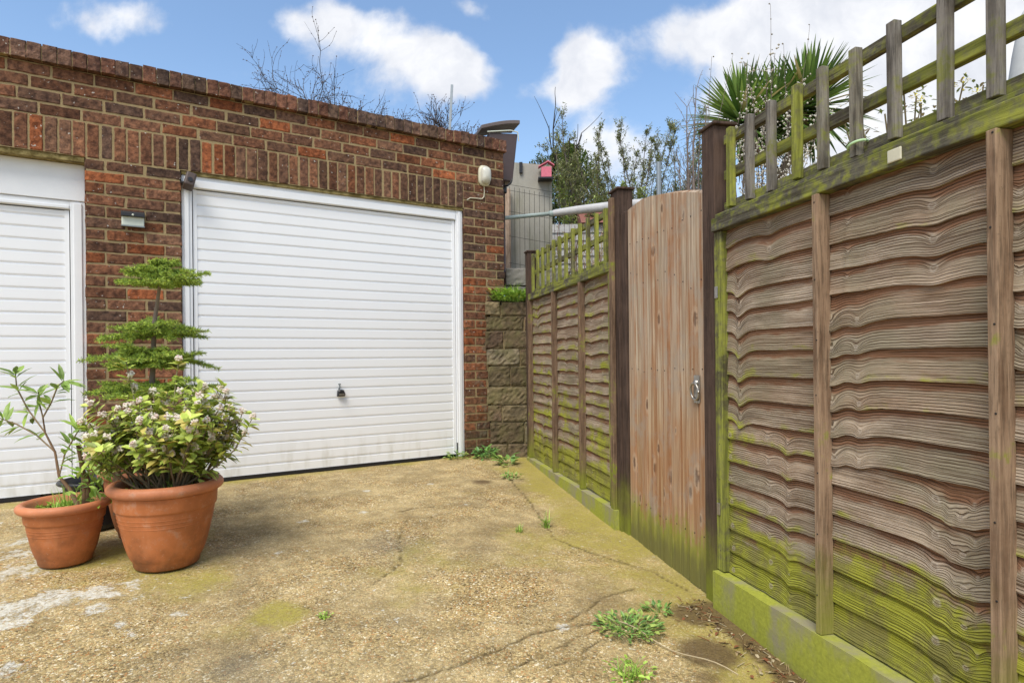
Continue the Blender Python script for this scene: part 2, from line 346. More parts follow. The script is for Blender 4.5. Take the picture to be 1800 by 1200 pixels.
def leafmat(name, trans=.25, rough=.42, spec=.35, k=1.):
    m, t = mat(name); c = t.attr('Col'); n = t.noise(t.obj(), 60, 2)
    t.out(t.mix(1, c, t.mix(n, (.85 * k, .85 * k, .85 * k), (1.2 * k, 1.2 * k, 1.1 * k)), 'MULTIPLY'), rough, None, trans, spec)
leafmat('leaf', k=1.6); leafmat('needle', .2, .6, .2, 1.9); leafmat('petal', .3, .7, .1); leafmat('bark', 0, .9, .1)
plain('soil', (.045, .032, .02), .95, .1, var=.5, scale=60, bump=.8)
plain('black_plastic', (.018, .018, .02), .4, .4, bump=.02); plain('black_rubber', (.02, .018, .018), .7)
plain('brown_plastic', (.075, .052, .052), .38, .4, var=.1, bump=.03); plain('brown_trim', (.13, .105, .10), .45, var=.15)
plain('grey_metal', (.28, .31, .33), .45, metal=.4); plain('green_grey_pipe', (.28, .34, .33), .5, var=.2, scale=12)
plain('chrome', (.36, .34, .31), .38, metal=.85, var=.35, scale=60); plain('cream_plastic', (.58, .55, .42), .5)
plain('frosted_lens', (.60, .64, .56), .35, .4, var=.06); plain('light_glass', (.58, .57, .50), .2, .6, var=.15, scale=50)
plain('camera_case', (.085, .062, .055), .55); plain('white_sleeve', (.44, .435, .44), .8, var=.25, scale=18, bump=.4)
plain('pink_paint', (.62, .16, .22), .6); plain('mesh_wire', (.06, .055, .05), .6); plain('green_wire', (.42, .60, .33), .5)
plain('grey_cover', (.40, .41, .42), .8, var=.1); plain('felt', (.05, .048, .045), .95, scale=80)
plain('white_wall', (.42, .41, .39), .8, scale=8); plain('roof_red', (.22, .09, .07), .85, var=.3)
def concrete(name, a, b, green):
    m, t = mat(name); o = t.obj(); n1 = t.noise(o, 2.4, 6, .65); n2 = t.noise(t.vm('MULTIPLY', o, (4, 4, .6)), 2, 5, .6); n3_ = t.noise(o, 60, 4)
    c = t.mix(n1, a, b); c = t.mix(t.m('MULTIPLY', t.mr(n2, .45, .7), green), c, (.13, .14, .065)); c = t.mix(t.m('MULTIPLY', n3_, .3), c, [x * .6 for x in a])
    t.out(c, .9, t.bump(n3_, .4, .004), spec=.1)
concrete('shed_concrete', (.26, .25, .21), (.50, .48, .43), .55); concrete('block_concrete', (.14, .13, .115), (.30, .28, .25), .6)
def stone_mat():
    m, t = mat('stone'); o = t.obj(); c = t.attr('Col'); n1 = t.noise(o, 18, 6, .7); n2 = t.noise(o, 4, 4, .6)
    col = t.mix(1, c, t.mix(t.mr(n1, .3, .7), (.5, .5, .5), (1.35, 1.3, 1.2)), 'MULTIPLY')
    col = t.mix(t.m('MULTIPLY', t.mr(n2, .42, .65), .5), col, (.13, .125, .045))
    t.out(col, .92, t.bump(n1, 1., .012), spec=.1)
    m, t = mat('gravel_board'); o = t.obj(); n1 = t.noise(o, 4, 6, .65); n2 = t.noise(t.vm('MULTIPLY', o, (5, 5, 1)), 2, 5); n3_ = t.noise(o, 70, 4)
    c = t.mix(t.m('MULTIPLY', n3_, .5), (.31, .28, .20), (.16, .135, .085)); x, y, z = t.sep(o)
    mk = t.mr(t.m('ADD', t.m('ADD', t.m('MULTIPLY', n1, .8), t.m('MULTIPLY', n2, .5)), t.m('MULTIPLY', z, -.6)), .50, .76)
    c = t.mix(t.m('MULTIPLY', mk, .92), c, t.mix(n3_, (.19, .21, .025), (.44, .46, .06)))
    c = t.mix(t.m('MULTIPLY', t.mr(z, -.10, -.22), .4), c, (.12, .09, .05))
    t.out(c, .92, t.bump(n3_, .35, .004), spec=.1)
stone_mat()
def ground_mat():
    m, t = mat('aggregate'); p = t.geo(); c = t.attr('Col'); ck, ms, wh = t.sep(c)
    g2 = t.attr('gr', 'Vector'); dirt, smooth_, dk = t.sep(g2)
    pj = t.vm('ADD', p, t.vm('MULTIPLY', t.vm('SUBTRACT', t.noise(p, 30, 2, .5, 0, 1), (.5, .5, .5)), (.012, .012, 0)))
    pf = t.vm('MULTIPLY', pj, (1, 1, 0))
    def vor(sc, feat='F1'):
        v = t.n('ShaderNodeTexVoronoi', feature=feat); t.L(pf, v.inputs['Vector']); v.inputs['Scale'].default_value = sc; return v
    v1 = vor(115); v2 = vor(270); e1 = vor(115, 'DISTANCE_TO_EDGE')
    pal = [(0., (.11, .075, .032)), (.1, (.26, .18, .075)), (.28, (.38, .27, .11)), (.46, (.52, .38, .17)), (.62, (.42, .20, .07)), (.70, (.58, .47, .25)), (.82, (.20, .15, .08)), (.92, (.74, .66, .48)), (1., (.34, .25, .11))]
    cr = t.sep(v1.outputs['Color']); c2 = t.sep(v2.outputs['Color'])
    col1 = t.ramp(cr[0], pal, 'CONSTANT'); col2 = t.ramp(c2[1], pal, 'CONSTANT')
    big = t.mr(cr[2], .35, .45)
    col = t.mix(big, col2, col1)
    ed = t.mr(e1.outputs['Distance'], .0, .11); ed = t.m('MAXIMUM', ed, t.m('SUBTRACT', 1., big))
    fines = t.mix(t.noise(p, 160, 3), (.26, .195, .085), (.52, .40, .19))
    col = t.mix(t.m('MULTIPLY', t.m('SUBTRACT', 1., ed), .85), col, fines)
    worn = t.mr(t.noise(p, 2.1, 6, .65), .34, .60)
    col = t.mix(t.m('MULTIPLY', t.m('MAXIMUM', worn, smooth_), .5), col, t.mix(t.noise(p, 45, 5, .7), (.33, .255, .115), (.64, .525, .31)))
    patch = t.noise(p, 1.1, 5, .6); col = t.mix(t.mr(patch, .45, .7, 0., .5), col, (.19, .135, .06))
    mo = t.noise(p, 7, 6, .7); col = t.mix(1, col, t.mix(t.mr(mo, .34, .66), (.80, .79, .77), (1.20, 1.19, 1.18)), 'MULTIPLY')
    col = t.mix(t.m('MULTIPLY', t.mr(t.noise(p, 1.7, 5, .6), .54, .70), .25), col, (.15, .125, .085))
    gn = t.noise(p, 3.2, 6, .65); gf = t.noise(p, 70, 3)
    mk = t.mr(t.m('ADD', ms, t.m('MULTIPLY', t.m('SUBTRACT', gn, .5), 1.7)), .36, .92)
    col = t.mix(t.m('MULTIPLY', mk, t.mr(gf, .2, .65, .45, .95)), col, t.mix(gf, (.20, .165, .03), (.46, .39, .09)))
    wn = t.noise(p, 19, 7, .72, .5); wk = t.m('MULTIPLY', t.mr(t.m('ADD', t.m('MULTIPLY', wh, .42), t.m('MULTIPLY', wn, 1.15)), .80, .93), .92)
    sp = t.m('MULTIPLY', t.mr(t.noise(p, 33, 3, .5, .6), .675, .73), t.mr(t.noise(p, 3.3, 3), .40, .55))
    wk = t.m('MAXIMUM', wk, t.m('MULTIPLY', sp, .9)); col = t.mix(t.m('MULTIPLY', wk, t.mr(gf, .30, .62, .15, .95)), col, (.66, .65, .58))
    dn = t.mr(t.m('ADD', dirt, t.m('MULTIPLY', t.m('SUBTRACT', gn, .5), .8)), .4, .7)
    col = t.mix(t.m('MULTIPLY', dn, .85), col, t.mix(gf, (.05, .03, .016), (.17, .11, .055)))
    col = t.mix(t.m('MULTIPLY', dk, .55), col, (.13, .12, .10)); col = t.mix(t.m('MULTIPLY', t.m('MULTIPLY', ck, t.mr(gn, .30, .5, .4, 1.)), .85), col, (.07, .05, .02))
    h = t.m('MULTIPLY', t.m('ADD', t.m('MULTIPLY', ed, .7), t.m('MULTIPLY', cr[1], .6)), t.m('SUBTRACT', 1., t.m('MULTIPLY', t.m('MAXIMUM', mk, wk), .6)))
    h2 = t.m('ADD', h, t.m('MULTIPLY', t.noise(p, 22, 5, .7), 1.4))
    t.out(col, .85, t.bump(h2, .6, .007), spec=.2)
ground_mat()
# ------------------------------------------------------------------ ground
def axis(lo, hi, step, far):
    a = list(np.arange(lo, hi + step / 2, step)); d_ = step; x = lo
    L = []
    while x > -far: d_ *= 1.5; x -= d_; L.append(x)
    d_ = step; x = hi; H = []
    while x < far: d_ *= 1.5; x += d_; H.append(x)
    return np.array(L[::-1] + a + H)
def poly_dist(X, Y, P):
    D = np.full(X.shape, 1e9)
    for (x0, y0), (x1, y1) in zip(P[:-1], P[1:]):
        vx, vy = x1 - x0, y1 - y0; q = np.clip(((X - x0) * vx + (Y - y0) * vy) / (vx * vx + vy * vy), 0, 1)
        D = np.minimum(D, np.hypot(X - x0 - q * vx, Y - y0 - q * vy))
    return D
def blob(X, Y, L): 
    r_ = np.zeros(X.shape)
    for x, y, s_, w_ in L: r_ = np.maximum(r_, w_ * np.exp(-(((X - x) ** 2 + (Y - y) ** 2) / s_ ** 2)))
    return r_
def make_ground():
    xs = axis(-3.0, 1.6, .014, 300); ys = axis(1.6, 5.8, .014, 300); X, Y = np.meshgrid(xs, ys)
    nn = (X - P0[0]) * WN[0] + (Y - P0[1]) * WN[1]
    Z = -GS * np.clip(nn, 0, 9)
    rs = np.random.RandomState(3)
    def smooth_noise(fr, seed):
        rs = np.random.RandomState(seed); out = np.zeros(X.shape)
        for k in range(5):
            a = rs.uniform(0, 2 * math.pi); p = rs.uniform(0, 6.28); f_ = fr * rs.uniform(.7, 1.6)
            out += np.sin((X * math.cos(a) + Y * math.sin(a)) * f_ + p)
        return out / 5
    jx, jy = X + .012 * smooth_noise(40, 5) + .006 * smooth_noise(110, 8), Y + .012 * smooth_noise(37, 6) + .006 * smooth_noise(95, 9)
    cracks = [([(-.03, 4.617), (.102, 3.995), (.183, 3.468), (.218, 3.276), (.388, 3.069), (.643, 2.822), (.751, 2.608)], .0055),
              ([(-.38, 1.901), (-.247, 1.968), (-.106, 2.076), (.116, 2.263), (.335, 2.327)], .0065), ([(-.028, 1.973), (.191, 2.169), (.333, 2.313)], .0045),
              ([(.206, 2.333), (.366, 2.539), (.501, 2.628)], .006), ([(-.69, 3.72), (-.60, 3.80), (-.50, 3.83)], .007), ([(-.62, 3.55), (-.6, 3.2), (-.53, 2.9), (-.62, 2.62)], .004), ([(.11, 2.0), (.2, 2.06), (.32, 2.2)], .005)]
    ck = np.zeros(X.shape)
    for P, w_ in cracks: ck = np.maximum(ck, np.exp(-(poly_dist(jx, jy, P) / w_) ** 2))
    # distance to the fence line and to the garage wall
    fy = -(X - F0[0]) * math.sin(FA) + (Y - F0[1]) * math.cos(FA)
    moss = .75 * np.exp(-((fy + .05) / .38) ** 2) + .55 * np.exp(-(nn / .14) ** 2)
    moss = np.maximum(moss, blob(X, Y, [(-1.6, 2.75, .45, .65), (-2.0, 2.9, .4, .6), (-.4, 3.0, .5, .42), (.1, 3.2, .45, .5), (-.9, 2.35, .14, .9), (-1.0, 2.2, .12, .6), (.3, 4.2, .4, .6), (-.3, 2.6, .3, .35)])) + .12
    white = blob(X, Y, [(-1.85, 2.45, .16, 1.), (-1.70, 2.50, .11, 1.), (-1.85, 2.27, .1, .95), (-1.95, 2.36, .14, 1.), (-1.62, 2.62, .09, .8), (-1.45, 2.25, .05, .8), (-1.15, 3.0, .04, .8), (-.6, 4.4, .05, .7), (-1.0, 4.2, .05, .7), (-.9, 3.7, .04, .75), (-.3, 3.9, .04, .7), (-.5, 4.9, .04, .7), (-1.2, 3.5, .06, .7), (-2.35, 2.95, .14, .8), (-1.62, 2.38, .08, .8), (-1.62, 1.95, .08, .8), (-1.52, 2.48, .05, .75), (-2.2, 2.75, .2, .8), (-2.5, 3.1, .16, .7), (-1.9, 2.1, .12, .8), (-1.33, 2.5, .05, .7), (-1.27, 2.35, .05, .8), (-1.35, 2.2, .06, .6), (.18, 2.28, .035, .95)])
    dirt = .9 * np.exp(-((fy + .06) / .11) ** 2) * (1 / (1 + np.exp((Y - 2.55) * 14)))
    dirt = np.maximum(dirt, blob(X, Y, [(.70, 2.38, .14, .85), (.66, 2.1, .16, .8), (-.22, 4.45, .13, .75), (.6, 1.95, .1, .6), (-.24, 5.40, .2, .5)]))
    smo = np.exp(-((fy + .0) / .30) ** 2) * .9
    dk = blob(X, Y, [(-.9, 1.98, .10, .9), (-.80, 1.86, .13, .7), (-.62, 3.12, .18, .8), (-.1, 2.95, .2, .25), (-.75, 1.75, .1, .9)])
    Z = Z - .006 * ck + .004 * smooth_noise(9, 2) + .0012 * smooth_noise(60, 12) + .012 * dirt * (nn < 6)
    inner = (X > -3) & (X < 1.6) & (Y > 1.6) & (Y < 5.8)
    V = np.stack([X, Y, Z], -1).reshape(-1, 3); ny, nx = X.shape
    idx = np.arange(nx * ny).reshape(ny, nx)
    F = np.stack([idx[:-1, :-1], idx[:-1, 1:], idx[1:, 1:], idx[1:, :-1]], -1).reshape(-1, 4)
    me = bpy.data.meshes.new('driveway'); me.vertices.add(len(V)); me.vertices.foreach_set('co', V.ravel())
    me.loops.add(F.size); me.loops.foreach_set('vertex_index', F.ravel()); me.polygons.add(len(F))
    me.polygons.foreach_set('loop_start', np.arange(0, F.size, 4)); me.polygons.foreach_set('loop_total', np.full(len(F), 4)); me.update(calc_edges=True)
    me.polygons.foreach_set('use_smooth', [True] * len(F))
    one = np.ones(X.shape)
    a = me.color_attributes.new('Col', 'FLOAT_COLOR', 'POINT'); a.data.foreach_set('color', np.stack([ck, moss, white * inner, one], -1).astype(np.float32).ravel())
    b = me.attributes.new('gr', 'FLOAT_VECTOR', 'POINT'); b.data.foreach_set('vector', np.stack([dirt, smo, dk], -1).astype(np.float32).ravel())
    me.materials.append(MATS['aggregate']); o = bpy.data.objects.new('driveway', me); COL.objects.link(o); tag(o, kind='structure')
make_ground()
# ------------------------------------------------------------------ garage
GL = -6.4
garage = thing('garage_building', 'long brown brick garage block with soldier course and two white doors', 'garage', (P0[0], P0[1], 0), WA)
BC = [(.165, .085, .055), (.195, .098, .062), (.13, .078, .056), (.225, .10, .056), (.28, .105, .050), (.105, .070, .056), (.185, .112, .078), (.15, .085, .06), (.205, .108, .068), (.165, .09, .06), (.14, .088, .066)]
def brick(mb, x0, x1, z0, z1, y0=0., depth=.1, pal=BC, rough=.0016):
    c = random.choice(pal); k = rnd(.68, 1.22); c = tuple(a * k for a in c)
    j = lambda: rnd(-.0022, .0022)
    x0 += j(); x1 += j(); z0 += j() * .8; z1 += j() * .8; yo = y0 + rnd(-.0025, .002)
    nx = max(3, int((x1 - x0) / .022)) + 1; nz = max(3, int((z1 - z0) / .022)) + 1
    xs = [0, .03] + [i / (nx - 1) for i in range(1, nx - 1)] + [.97, 1]; zs = [0, .07] + [i / (nz - 1) for i in range(1, nz - 1)] + [.93, 1]
    if x1 - x0 < z1 - z0: xs = [0, .07] + xs[2:-2] + [.93, 1]; zs = [0, .03] + zs[2:-2] + [.97, 1]
    V = []; X = len(xs); Z = len(zs); sd_ = rnd(0, 99)
    for b, w_ in enumerate(zs):
        for a, u in enumerate(xs):
            edge = (a in (0, X - 1)) or (b in (0, Z - 1))
            px = x0 + u * (x1 - x0); pz = z0 + w_ * (z1 - z0)
            q = n3(px * 40 + sd_, pz * 40, sd_)
            px2 = px + (n3(pz * 30, sd_, 3) * .0048 if a in (0, X - 1) else 0); pz2 = pz + (n3(px * 22, sd_, 7) * .0045 if b in (0, Z - 1) else 0)
            V.append((px2, yo + (.0048 if edge else 0) - q * rough * 1.6 + (.0035 * max(0, n3(px * 25, pz * 25, sd_ + 5) - .25) / .3 if edge else 0), pz2))
    F = [(b * X + a, b * X + a + 1, (b + 1) * X + a + 1, (b + 1) * X + a) for b in range(Z - 1) for a in range(X - 1)]
    n = len(V); V += [(x0, yo + depth, z0), (x1, yo + depth, z0), (x1, yo + depth, z1), (x0, yo + depth, z1)]
    bl, br, tr, tl = n, n + 1, n + 2, n + 3
    F += [tuple([bl, br] + list(range(X - 1, -1, -1))), tuple([tr, tl] + [(Z - 1) * X + a for a in range(X)])]
    F += [tuple([tl, bl] + [b * X for b in range(Z)]), tuple([br, tr] + [b * X + X - 1 for b in range(Z - 1, -1, -1)])]
    mb.add(V, F, c)
def course(mb, x0, x1, z0, h, off, y0=0., depth=.1):
    """stretcher bond between x0 and x1; off = length of the first brick"""
    x = x0; L = off
    while x < x1 - .012:
        e = min(x + L, x1)
        if x1 - e < .05: e = x1
        brick(mb, x + (.0058 if x > x0 else 0), e - (.0058 if e < x1 else 0), z0 + .0058, z0 + h - .0058, y0, depth); x = e; L = .2225
mb = MB(); SZ0, SZ1 = 2.178, 2.405; DR = -.097; PL, PR = -2.826, -2.281; LL = -5.1
h = SZ0 / 29
for i in range(29):
    z = i * h
    course(mb, PL, PR, z, h, .2225 if i % 2 else .109)
    course(mb, DR, .315, z, h, (.2225, .105)[i % 2])
    course(mb, GL, LL, z, h, (.2225, .105)[i % 2])
x = DR
while x > GL: brick(mb, x - .0725 + .005, x - .005, SZ0 + .004, SZ1 - .004); x -= .0735
for i in range(3): course(mb, DR, .315, SZ0 + i * (SZ1 - SZ0) / 3, (SZ1 - SZ0) / 3, (.2225, .105)[(i + 1) % 2])
h2 = (2.725 - SZ1) / 4
for i in range(4): course(mb, GL, .315, SZ1 + i * h2, h2, (.2225, .12, .18, .07)[i])
mb.build('brick_wall', 'brick', garage)
mb = MB(); e = .0042
for x0, x1 in ((PL, PR), (DR, .315), (GL, LL)): mb.box(x0 + .006, x1 - .006, e, .11, 0, SZ0 + .002)
mb.box(GL, .309, e, .11, SZ0 + .002, 2.724); mb.build('mortar', 'mortar', garage)
mb = MB(); x = .33; CP = [(.13, .085, .068), (.155, .09, .07), (.11, .08, .07), (.14, .10, .08), (.17, .09, .065)]
while x > GL: brick(mb, x - .0765 + .002, x - .002, 2.727 + rnd(0, .002), 2.832 + rnd(-.005, .004), -.042 + rnd(-.003, .003), .21, CP, .003); x -= .0765
mb.build('coping', 'brick', garage)
mb = MB(); mb.box(GL, .322, -.035, .17, 2.7295, 2.822); mb.build('coping_mortar', 'mortar', garage)
def sidebrick():
    m, t = mat('side_brick'); b = t.n('ShaderNodeTexBrick'); o = t.sep(t.obj())
    t.L(t.comb(o[1], o[2], 0.), b.inputs[0]); b.inputs['Scale'].default_value = 1; b.inputs['Brick Width'].default_value = .225; b.inputs['Row Height'].default_value = .075
    b.inputs['Mortar Size'].default_value = .006; b.inputs[1].default_value = (.16, .075, .05, 1); b.inputs[2].default_value = (.11, .058, .045, 1); b.inputs[3].default_value = (.38, .3, .17, 1)
    t.out(b.outputs[0], .9, t.bump(t.noise(t.obj(), 40, 5), .4, .005))
sidebrick()
MB().box(.09, .308, .115, 3.6, 0, 2.72).box(GL, .308, 3.6, 3.7, 0, 2.72).build('side_wall', 'side_brick', garage)
MB().box(GL, .30, .19, 3.7, 2.725, 2.755).build('flat_roof', 'felt', garage)
def soffit_mat():
    m, t = mat('lintel_paint'); o = t.obj(); n = t.noise(o, 20, 5, .7)
    t.out(t.mix(t.mr(n, .35, .65), (.12, .085, .02), (.34, .27, .11)), .8, t.bump(n, .4, .004))
soffit_mat()
MB().box(DR - .002, PR + .002, .012, .20, SZ0 - .022, SZ0 - .001).build('lintel', 'lintel_paint', garage)
MB().box(LL + .002, PL - .002, .012, .20, SZ0 - .03, SZ0 - .001).build('lintel', 'lintel_paint', garage)
# doors
def door(x0, x1, y, top, head, jw, handle, label, seal_end=True):
    dr = MB(); lx0, lx1 = x0 + jw, x1 - jw; lt = top - head
    # ribbed leaf: profile up the door, extruded along x
    prof = []; z = .03; P = .0775; yl = y + .018
    prof.append((z, yl + .012)); prof.append((z, yl))
    while z + P < lt - .012:
        prof += [(z + .006, yl + .0005), (z + P - .020, yl), (z + P - .0185, yl + .0095), (z + P - .0135, yl + .0105), (z + P - .001, yl + .001)]; z += P
    prof += [(lt - .008, yl), (lt - .008, yl + .02)]
    a, b = lx0 + .030, lx1 - .030; V = []
    for z_, y_ in prof: V += [(a, y_, z_), (b, y_, z_)]
    F = [(2 * i, 2 * i + 1, 2 * i + 3, 2 * i + 2) for i in range(len(prof) - 1)]
    dr.add(V, F)
    dr.box(lx0 + .006, a, yl - .004, yl + .03, .03, lt - .006); dr.box(b, lx1 - .006, yl - .004, yl + .03, .03, lt - .006)
    leaf = dr.build('garage_door', 'white_door_paint', garage); leaf['label'] = label
    fr = MB()
    for s_, u0, u1 in ((0, x0 + .002, x0 + jw), (1, x1 - jw, x1 - .002)):
        fr.box(u0, u1, y, y + .07, 0.006, top)
        m0, m1 = (u0 + .018, u1 - .02)
        fr.box(m0, m1, y - .009, y, .008, top - .012)
    fr.box(lx0, lx1, y + .002, y + .07, lt, top); fr.box(lx0 + .004, lx1 - .004, y - .006, y + .002, lt + .004, top - .03)
    fr.build('frame', 'white_frame', leaf, bevel=.003)
    MB().box(lx0, lx1, y + .045, y + .06, .0, lt).build('backing', 'black_rubber', leaf)
    MB().box(lx0 + .01, lx1 - .17, y + .012, y + .04, .004, .0285).build('rubber_seal', 'black_rubber', leaf)
    if handle:
        hx, hz = handle
        hm = MB(); V = []; yb = y + .012
        pts = [(-.030, -.028), (.030, -.028), (.036, -.012), (.022, .022), (-.012, .030), (-.026, .016)]
        for k, (d_, sc) in enumerate(((0, 1), (-.022, .95), (-.030, .7))): V += [(hx + p[0] * sc, yb + d_, hz + p[1] * sc) for p in pts]
        F = [(k * 6 + i, k * 6 + (i + 1) % 6, (k + 1) * 6 + (i + 1) % 6, (k + 1) * 6 + i) for k in range(2) for i in range(6)] + [tuple(range(12, 18))]
        hm.add(V, F); hm.build('handle', 'black_plastic', leaf, bevel=.003)
        MB().box(hx - .020, hx + .022, yb - .0345, yb - .0325, hz - .016, hz - .006).build('handle_plate', 'chrome', leaf)
        MB().tube([(hx - .012, yb, hz + .028), (hx - .010, yb - .018, hz + .045), (hx - .012, yb - .018, hz + .066)], [.006, .007, .0055], 10).lathe([(.0, .0), (.010, .0), (.011, .008), (.0, .012)], 12, (hx - .012, yb - .018, hz + .064)).build('lock_key', 'grey_metal', leaf)
    return leaf
D1 = door(PR, DR, .026, SZ0 - .022, .085, .068, (-1.184, .603), 'right-hand white ribbed up-and-over door with black handle')
MB().box(DR - .0745, DR - .0685, .022, .0295, .008, .13).build('edge_seal', 'black_rubber', D1)
D2 = door(LL, PL, .095, SZ0 - .27, .055, .085, None, 'left-hand white ribbed door below a deep white header board')
MB().box(LL + .003, PL - .003, .088, .15, SZ0 - .268, SZ0 - .031).build('header_board', 'white_frame', D2, bevel=.004)
# wall lights and camera
def on_wall(name, label, cat, x, z, off=0.): return thing(name, label, cat, wl(x, off, z), WA)
s_ = on_wall('solar_wall_light', 'small solar wall light with black top on the brick pier between the doors', 'wall light', -2.565, 1.81)
MB().box(-.064, .064, -.022, 0, -.048, .012).build('diffuser', 'frosted_lens', s_, bevel=.005)
mb = MB(); prof = [(0, .046), (-.030, .044), (-.042, .030), (-.044, .010), (0, .010)]
V = [(-.067, a, b) for a, b in prof] + [(.067, a, b) for a, b in prof]; n = len(prof)
mb.add(V, [tuple(range(n)), tuple(range(n, 2 * n))[::-1]] + [(i, i + n, (i + 1) % n + n, (i + 1) % n) for i in range(n)]); mb.build('housing', 'black_plastic', s_, bevel=.002)
MB().lathe([(0, .006), (.005, .004), (.007, 0)], 14).build('motion_sensor', 'frosted_lens', s_).matrix_local = Matrix.Translation((.0, -.0445, .020)) @ Matrix.Rotation(R(90), 4, 'X')
MB().box(-.067, .067, -.028, 0, -.054, -.0485).build('base_strip', 'grey_metal', s_)
b_ = on_wall('bulkhead_light', 'oval glass bulkhead light near the right end of the brick wall', 'wall light', .105, 2.485)
def oval(rx, rz_, prof, name, m_):
    mb = MB(); V = []; F = []; N = 40
    for k_, (sc, yy) in enumerate(prof):
        for k in range(N):
            a = 2 * math.pi * k / N; c, s2 = math.cos(a), math.sin(a); q = 3.2
            V.append((math.copysign(abs(c) ** (2 / q), c) * rx * sc, yy, math.copysign(abs(s2) ** (2 / q), s2) * rz_ * sc))
    for i in range(len(prof) - 1):
        for k in range(N): F.append((i * N + k, i * N + (k + 1) % N, (i + 1) * N + (k + 1) % N, (i + 1) * N + k))
    F.append(tuple(range((len(prof) - 1) * N, len(prof) * N))); mb.add(V, F); return mb.build(name, m_, b_, smooth=True)
oval(.056, .088, [(1, 0), (1.05, -.012), (1.0, -.026)], 'base_ring', 'cream_plastic'); oval(.050, .080, [(.95, -.02), (.96, -.045), (.80, -.068), (.45, -.080), (.1, -.083)], 'glass_cover', 'light_glass')
MB().tube([(.0, -.006, -.085), (.003, -.007, -.14), (-.002, -.007, -.185), (-.022, -.007, -.205), (-.10, -.007, -.21), (-.14, -.007, -.212), (-.175, -.007, -.235)], .0045, 8).build('cable', 'cream_plastic', b_, smooth=True)
c_ = on_wall('security_camera', 'small brown security camera tilted at the top corner of the right-hand door', 'camera', -2.235, 2.085)
M = Matrix.Rotation(R(14), 4, 'Y') @ Matrix.Rotation(R(-12), 4, 'X')
mb = MB(); mb.box(-.033, .033, -.10, .0, -.05, .05, M=M); mb.build('body', 'camera_case', c_, bevel=.012)
MB().tube([(-.03, .04, .02), (-.045, .0, .01), (-.03, -.03, .0)], [.012, .009, .009], 10).build('bracket', 'black_plastic', c_)
MB().lathe([(.0, .0), (.014, .0), (.016, .006), (.0, .006)], 18).build('lens', 'black_plastic', c_).matrix_local = M @ Matrix.Translation((.0, -.10, -.01)) @ Matrix.Rotation(R(90), 4, 'X')
# ------------------------------------------------------------------ retaining stone wall + blocks + weeds
def stone_wall():
    r_ = thing('retaining_wall', 'low mossy sandstone block retaining wall between garage corner and fence', 'wall', (.0, 5.42, 0))
    mb = MB(); z = -.06; hs = [.17, .19, .15, .165, .18, .15, .16, .13, .125]; pal = [(.17, .135, .085), (.14, .105, .07), (.21, .165, .105), (.13, .09, .065), (.18, .15, .11)]
    for i, h_ in enumerate(hs):
        x = -.245 + .03 * math.sin(i * 1.9) * .3 + (.035 - z * .025); L = (.16, .31, .13, .36, .2, .3, .17, .34, .14)[i]
        while x < .42:
            e_ = min(x + L, .45)
            if .45 - e_ < .08: e_ = .45
            brick(mb, x + .006, e_ - .006, z + .006, min(z + h_, 1.36) - .006, -.01 + rnd(-.008, .008), .25, pal, .007); x = e_; L = (.27, .22, .33)[(i * 3 + int(x * 10)) % 3]
        z += h_
    mb.build('stone_blocks', 'stone', r_)
    MB().box(-.19, .45, .012, .33, -.1, 1.33).build('mortar', 'mortar', r_)
    MB().box(-.22, .5, .05, .32, 1.33, 1.375).build('soil_bed', 'soil', r_)
    mb = MB(); brick(mb, -.05, .19, 1.54, 1.70, .32, .2, [(.17, .16, .14)], .006); brick(mb, .20, .5, 1.53, 1.70, .33, .2, [(.19, .175, .15)], .006); brick(mb, -.06, .2, 1.35, 1.53, .33, .2, [(.12, .115, .09)], .006); brick(mb, .205, .5, 1.35, 1.52, .335, .2, [(.13, .12, .09)], .006)
    mb.build('upper_blocks', 'block_concrete', r_)
stone_wall()
MB().box(-.02, 40, 5.76, 60, -.5, 1.52).build('garden_terrace', 'soil', None).__setitem__('kind', 'structure')
def grassblade(mb, p, L, wd, lean, ang, c):
    V = []; dx, dy = math.cos(ang), math.sin(ang)
    for k in range(4):
        q = k / 3; x = lean * q * q * L; z = L * q * (1 - .25 * q * lean); ww = wd * (1 - q) + .0003
        V += [(p[0] + dx * x - dy * ww, p[1] + dy * x + dx * ww, p[2] + z), (p[0] + dx * x + dy * ww, p[1] + dy * x - dx * ww, p[2] + z)]
    mb.add(V, [(0, 1, 3, 2), (2, 3, 5, 4), (4, 5, 7, 6)], c)
GR = [(.16, .26, .04), (.22, .34, .05), (.28, .40, .08), (.12, .2, .03)]
def gcol(pal=GR, k=.2):
    c = random.choice(pal); f_ = rnd(1 - k, 1 + k); return tuple(a * f_ for a in c)
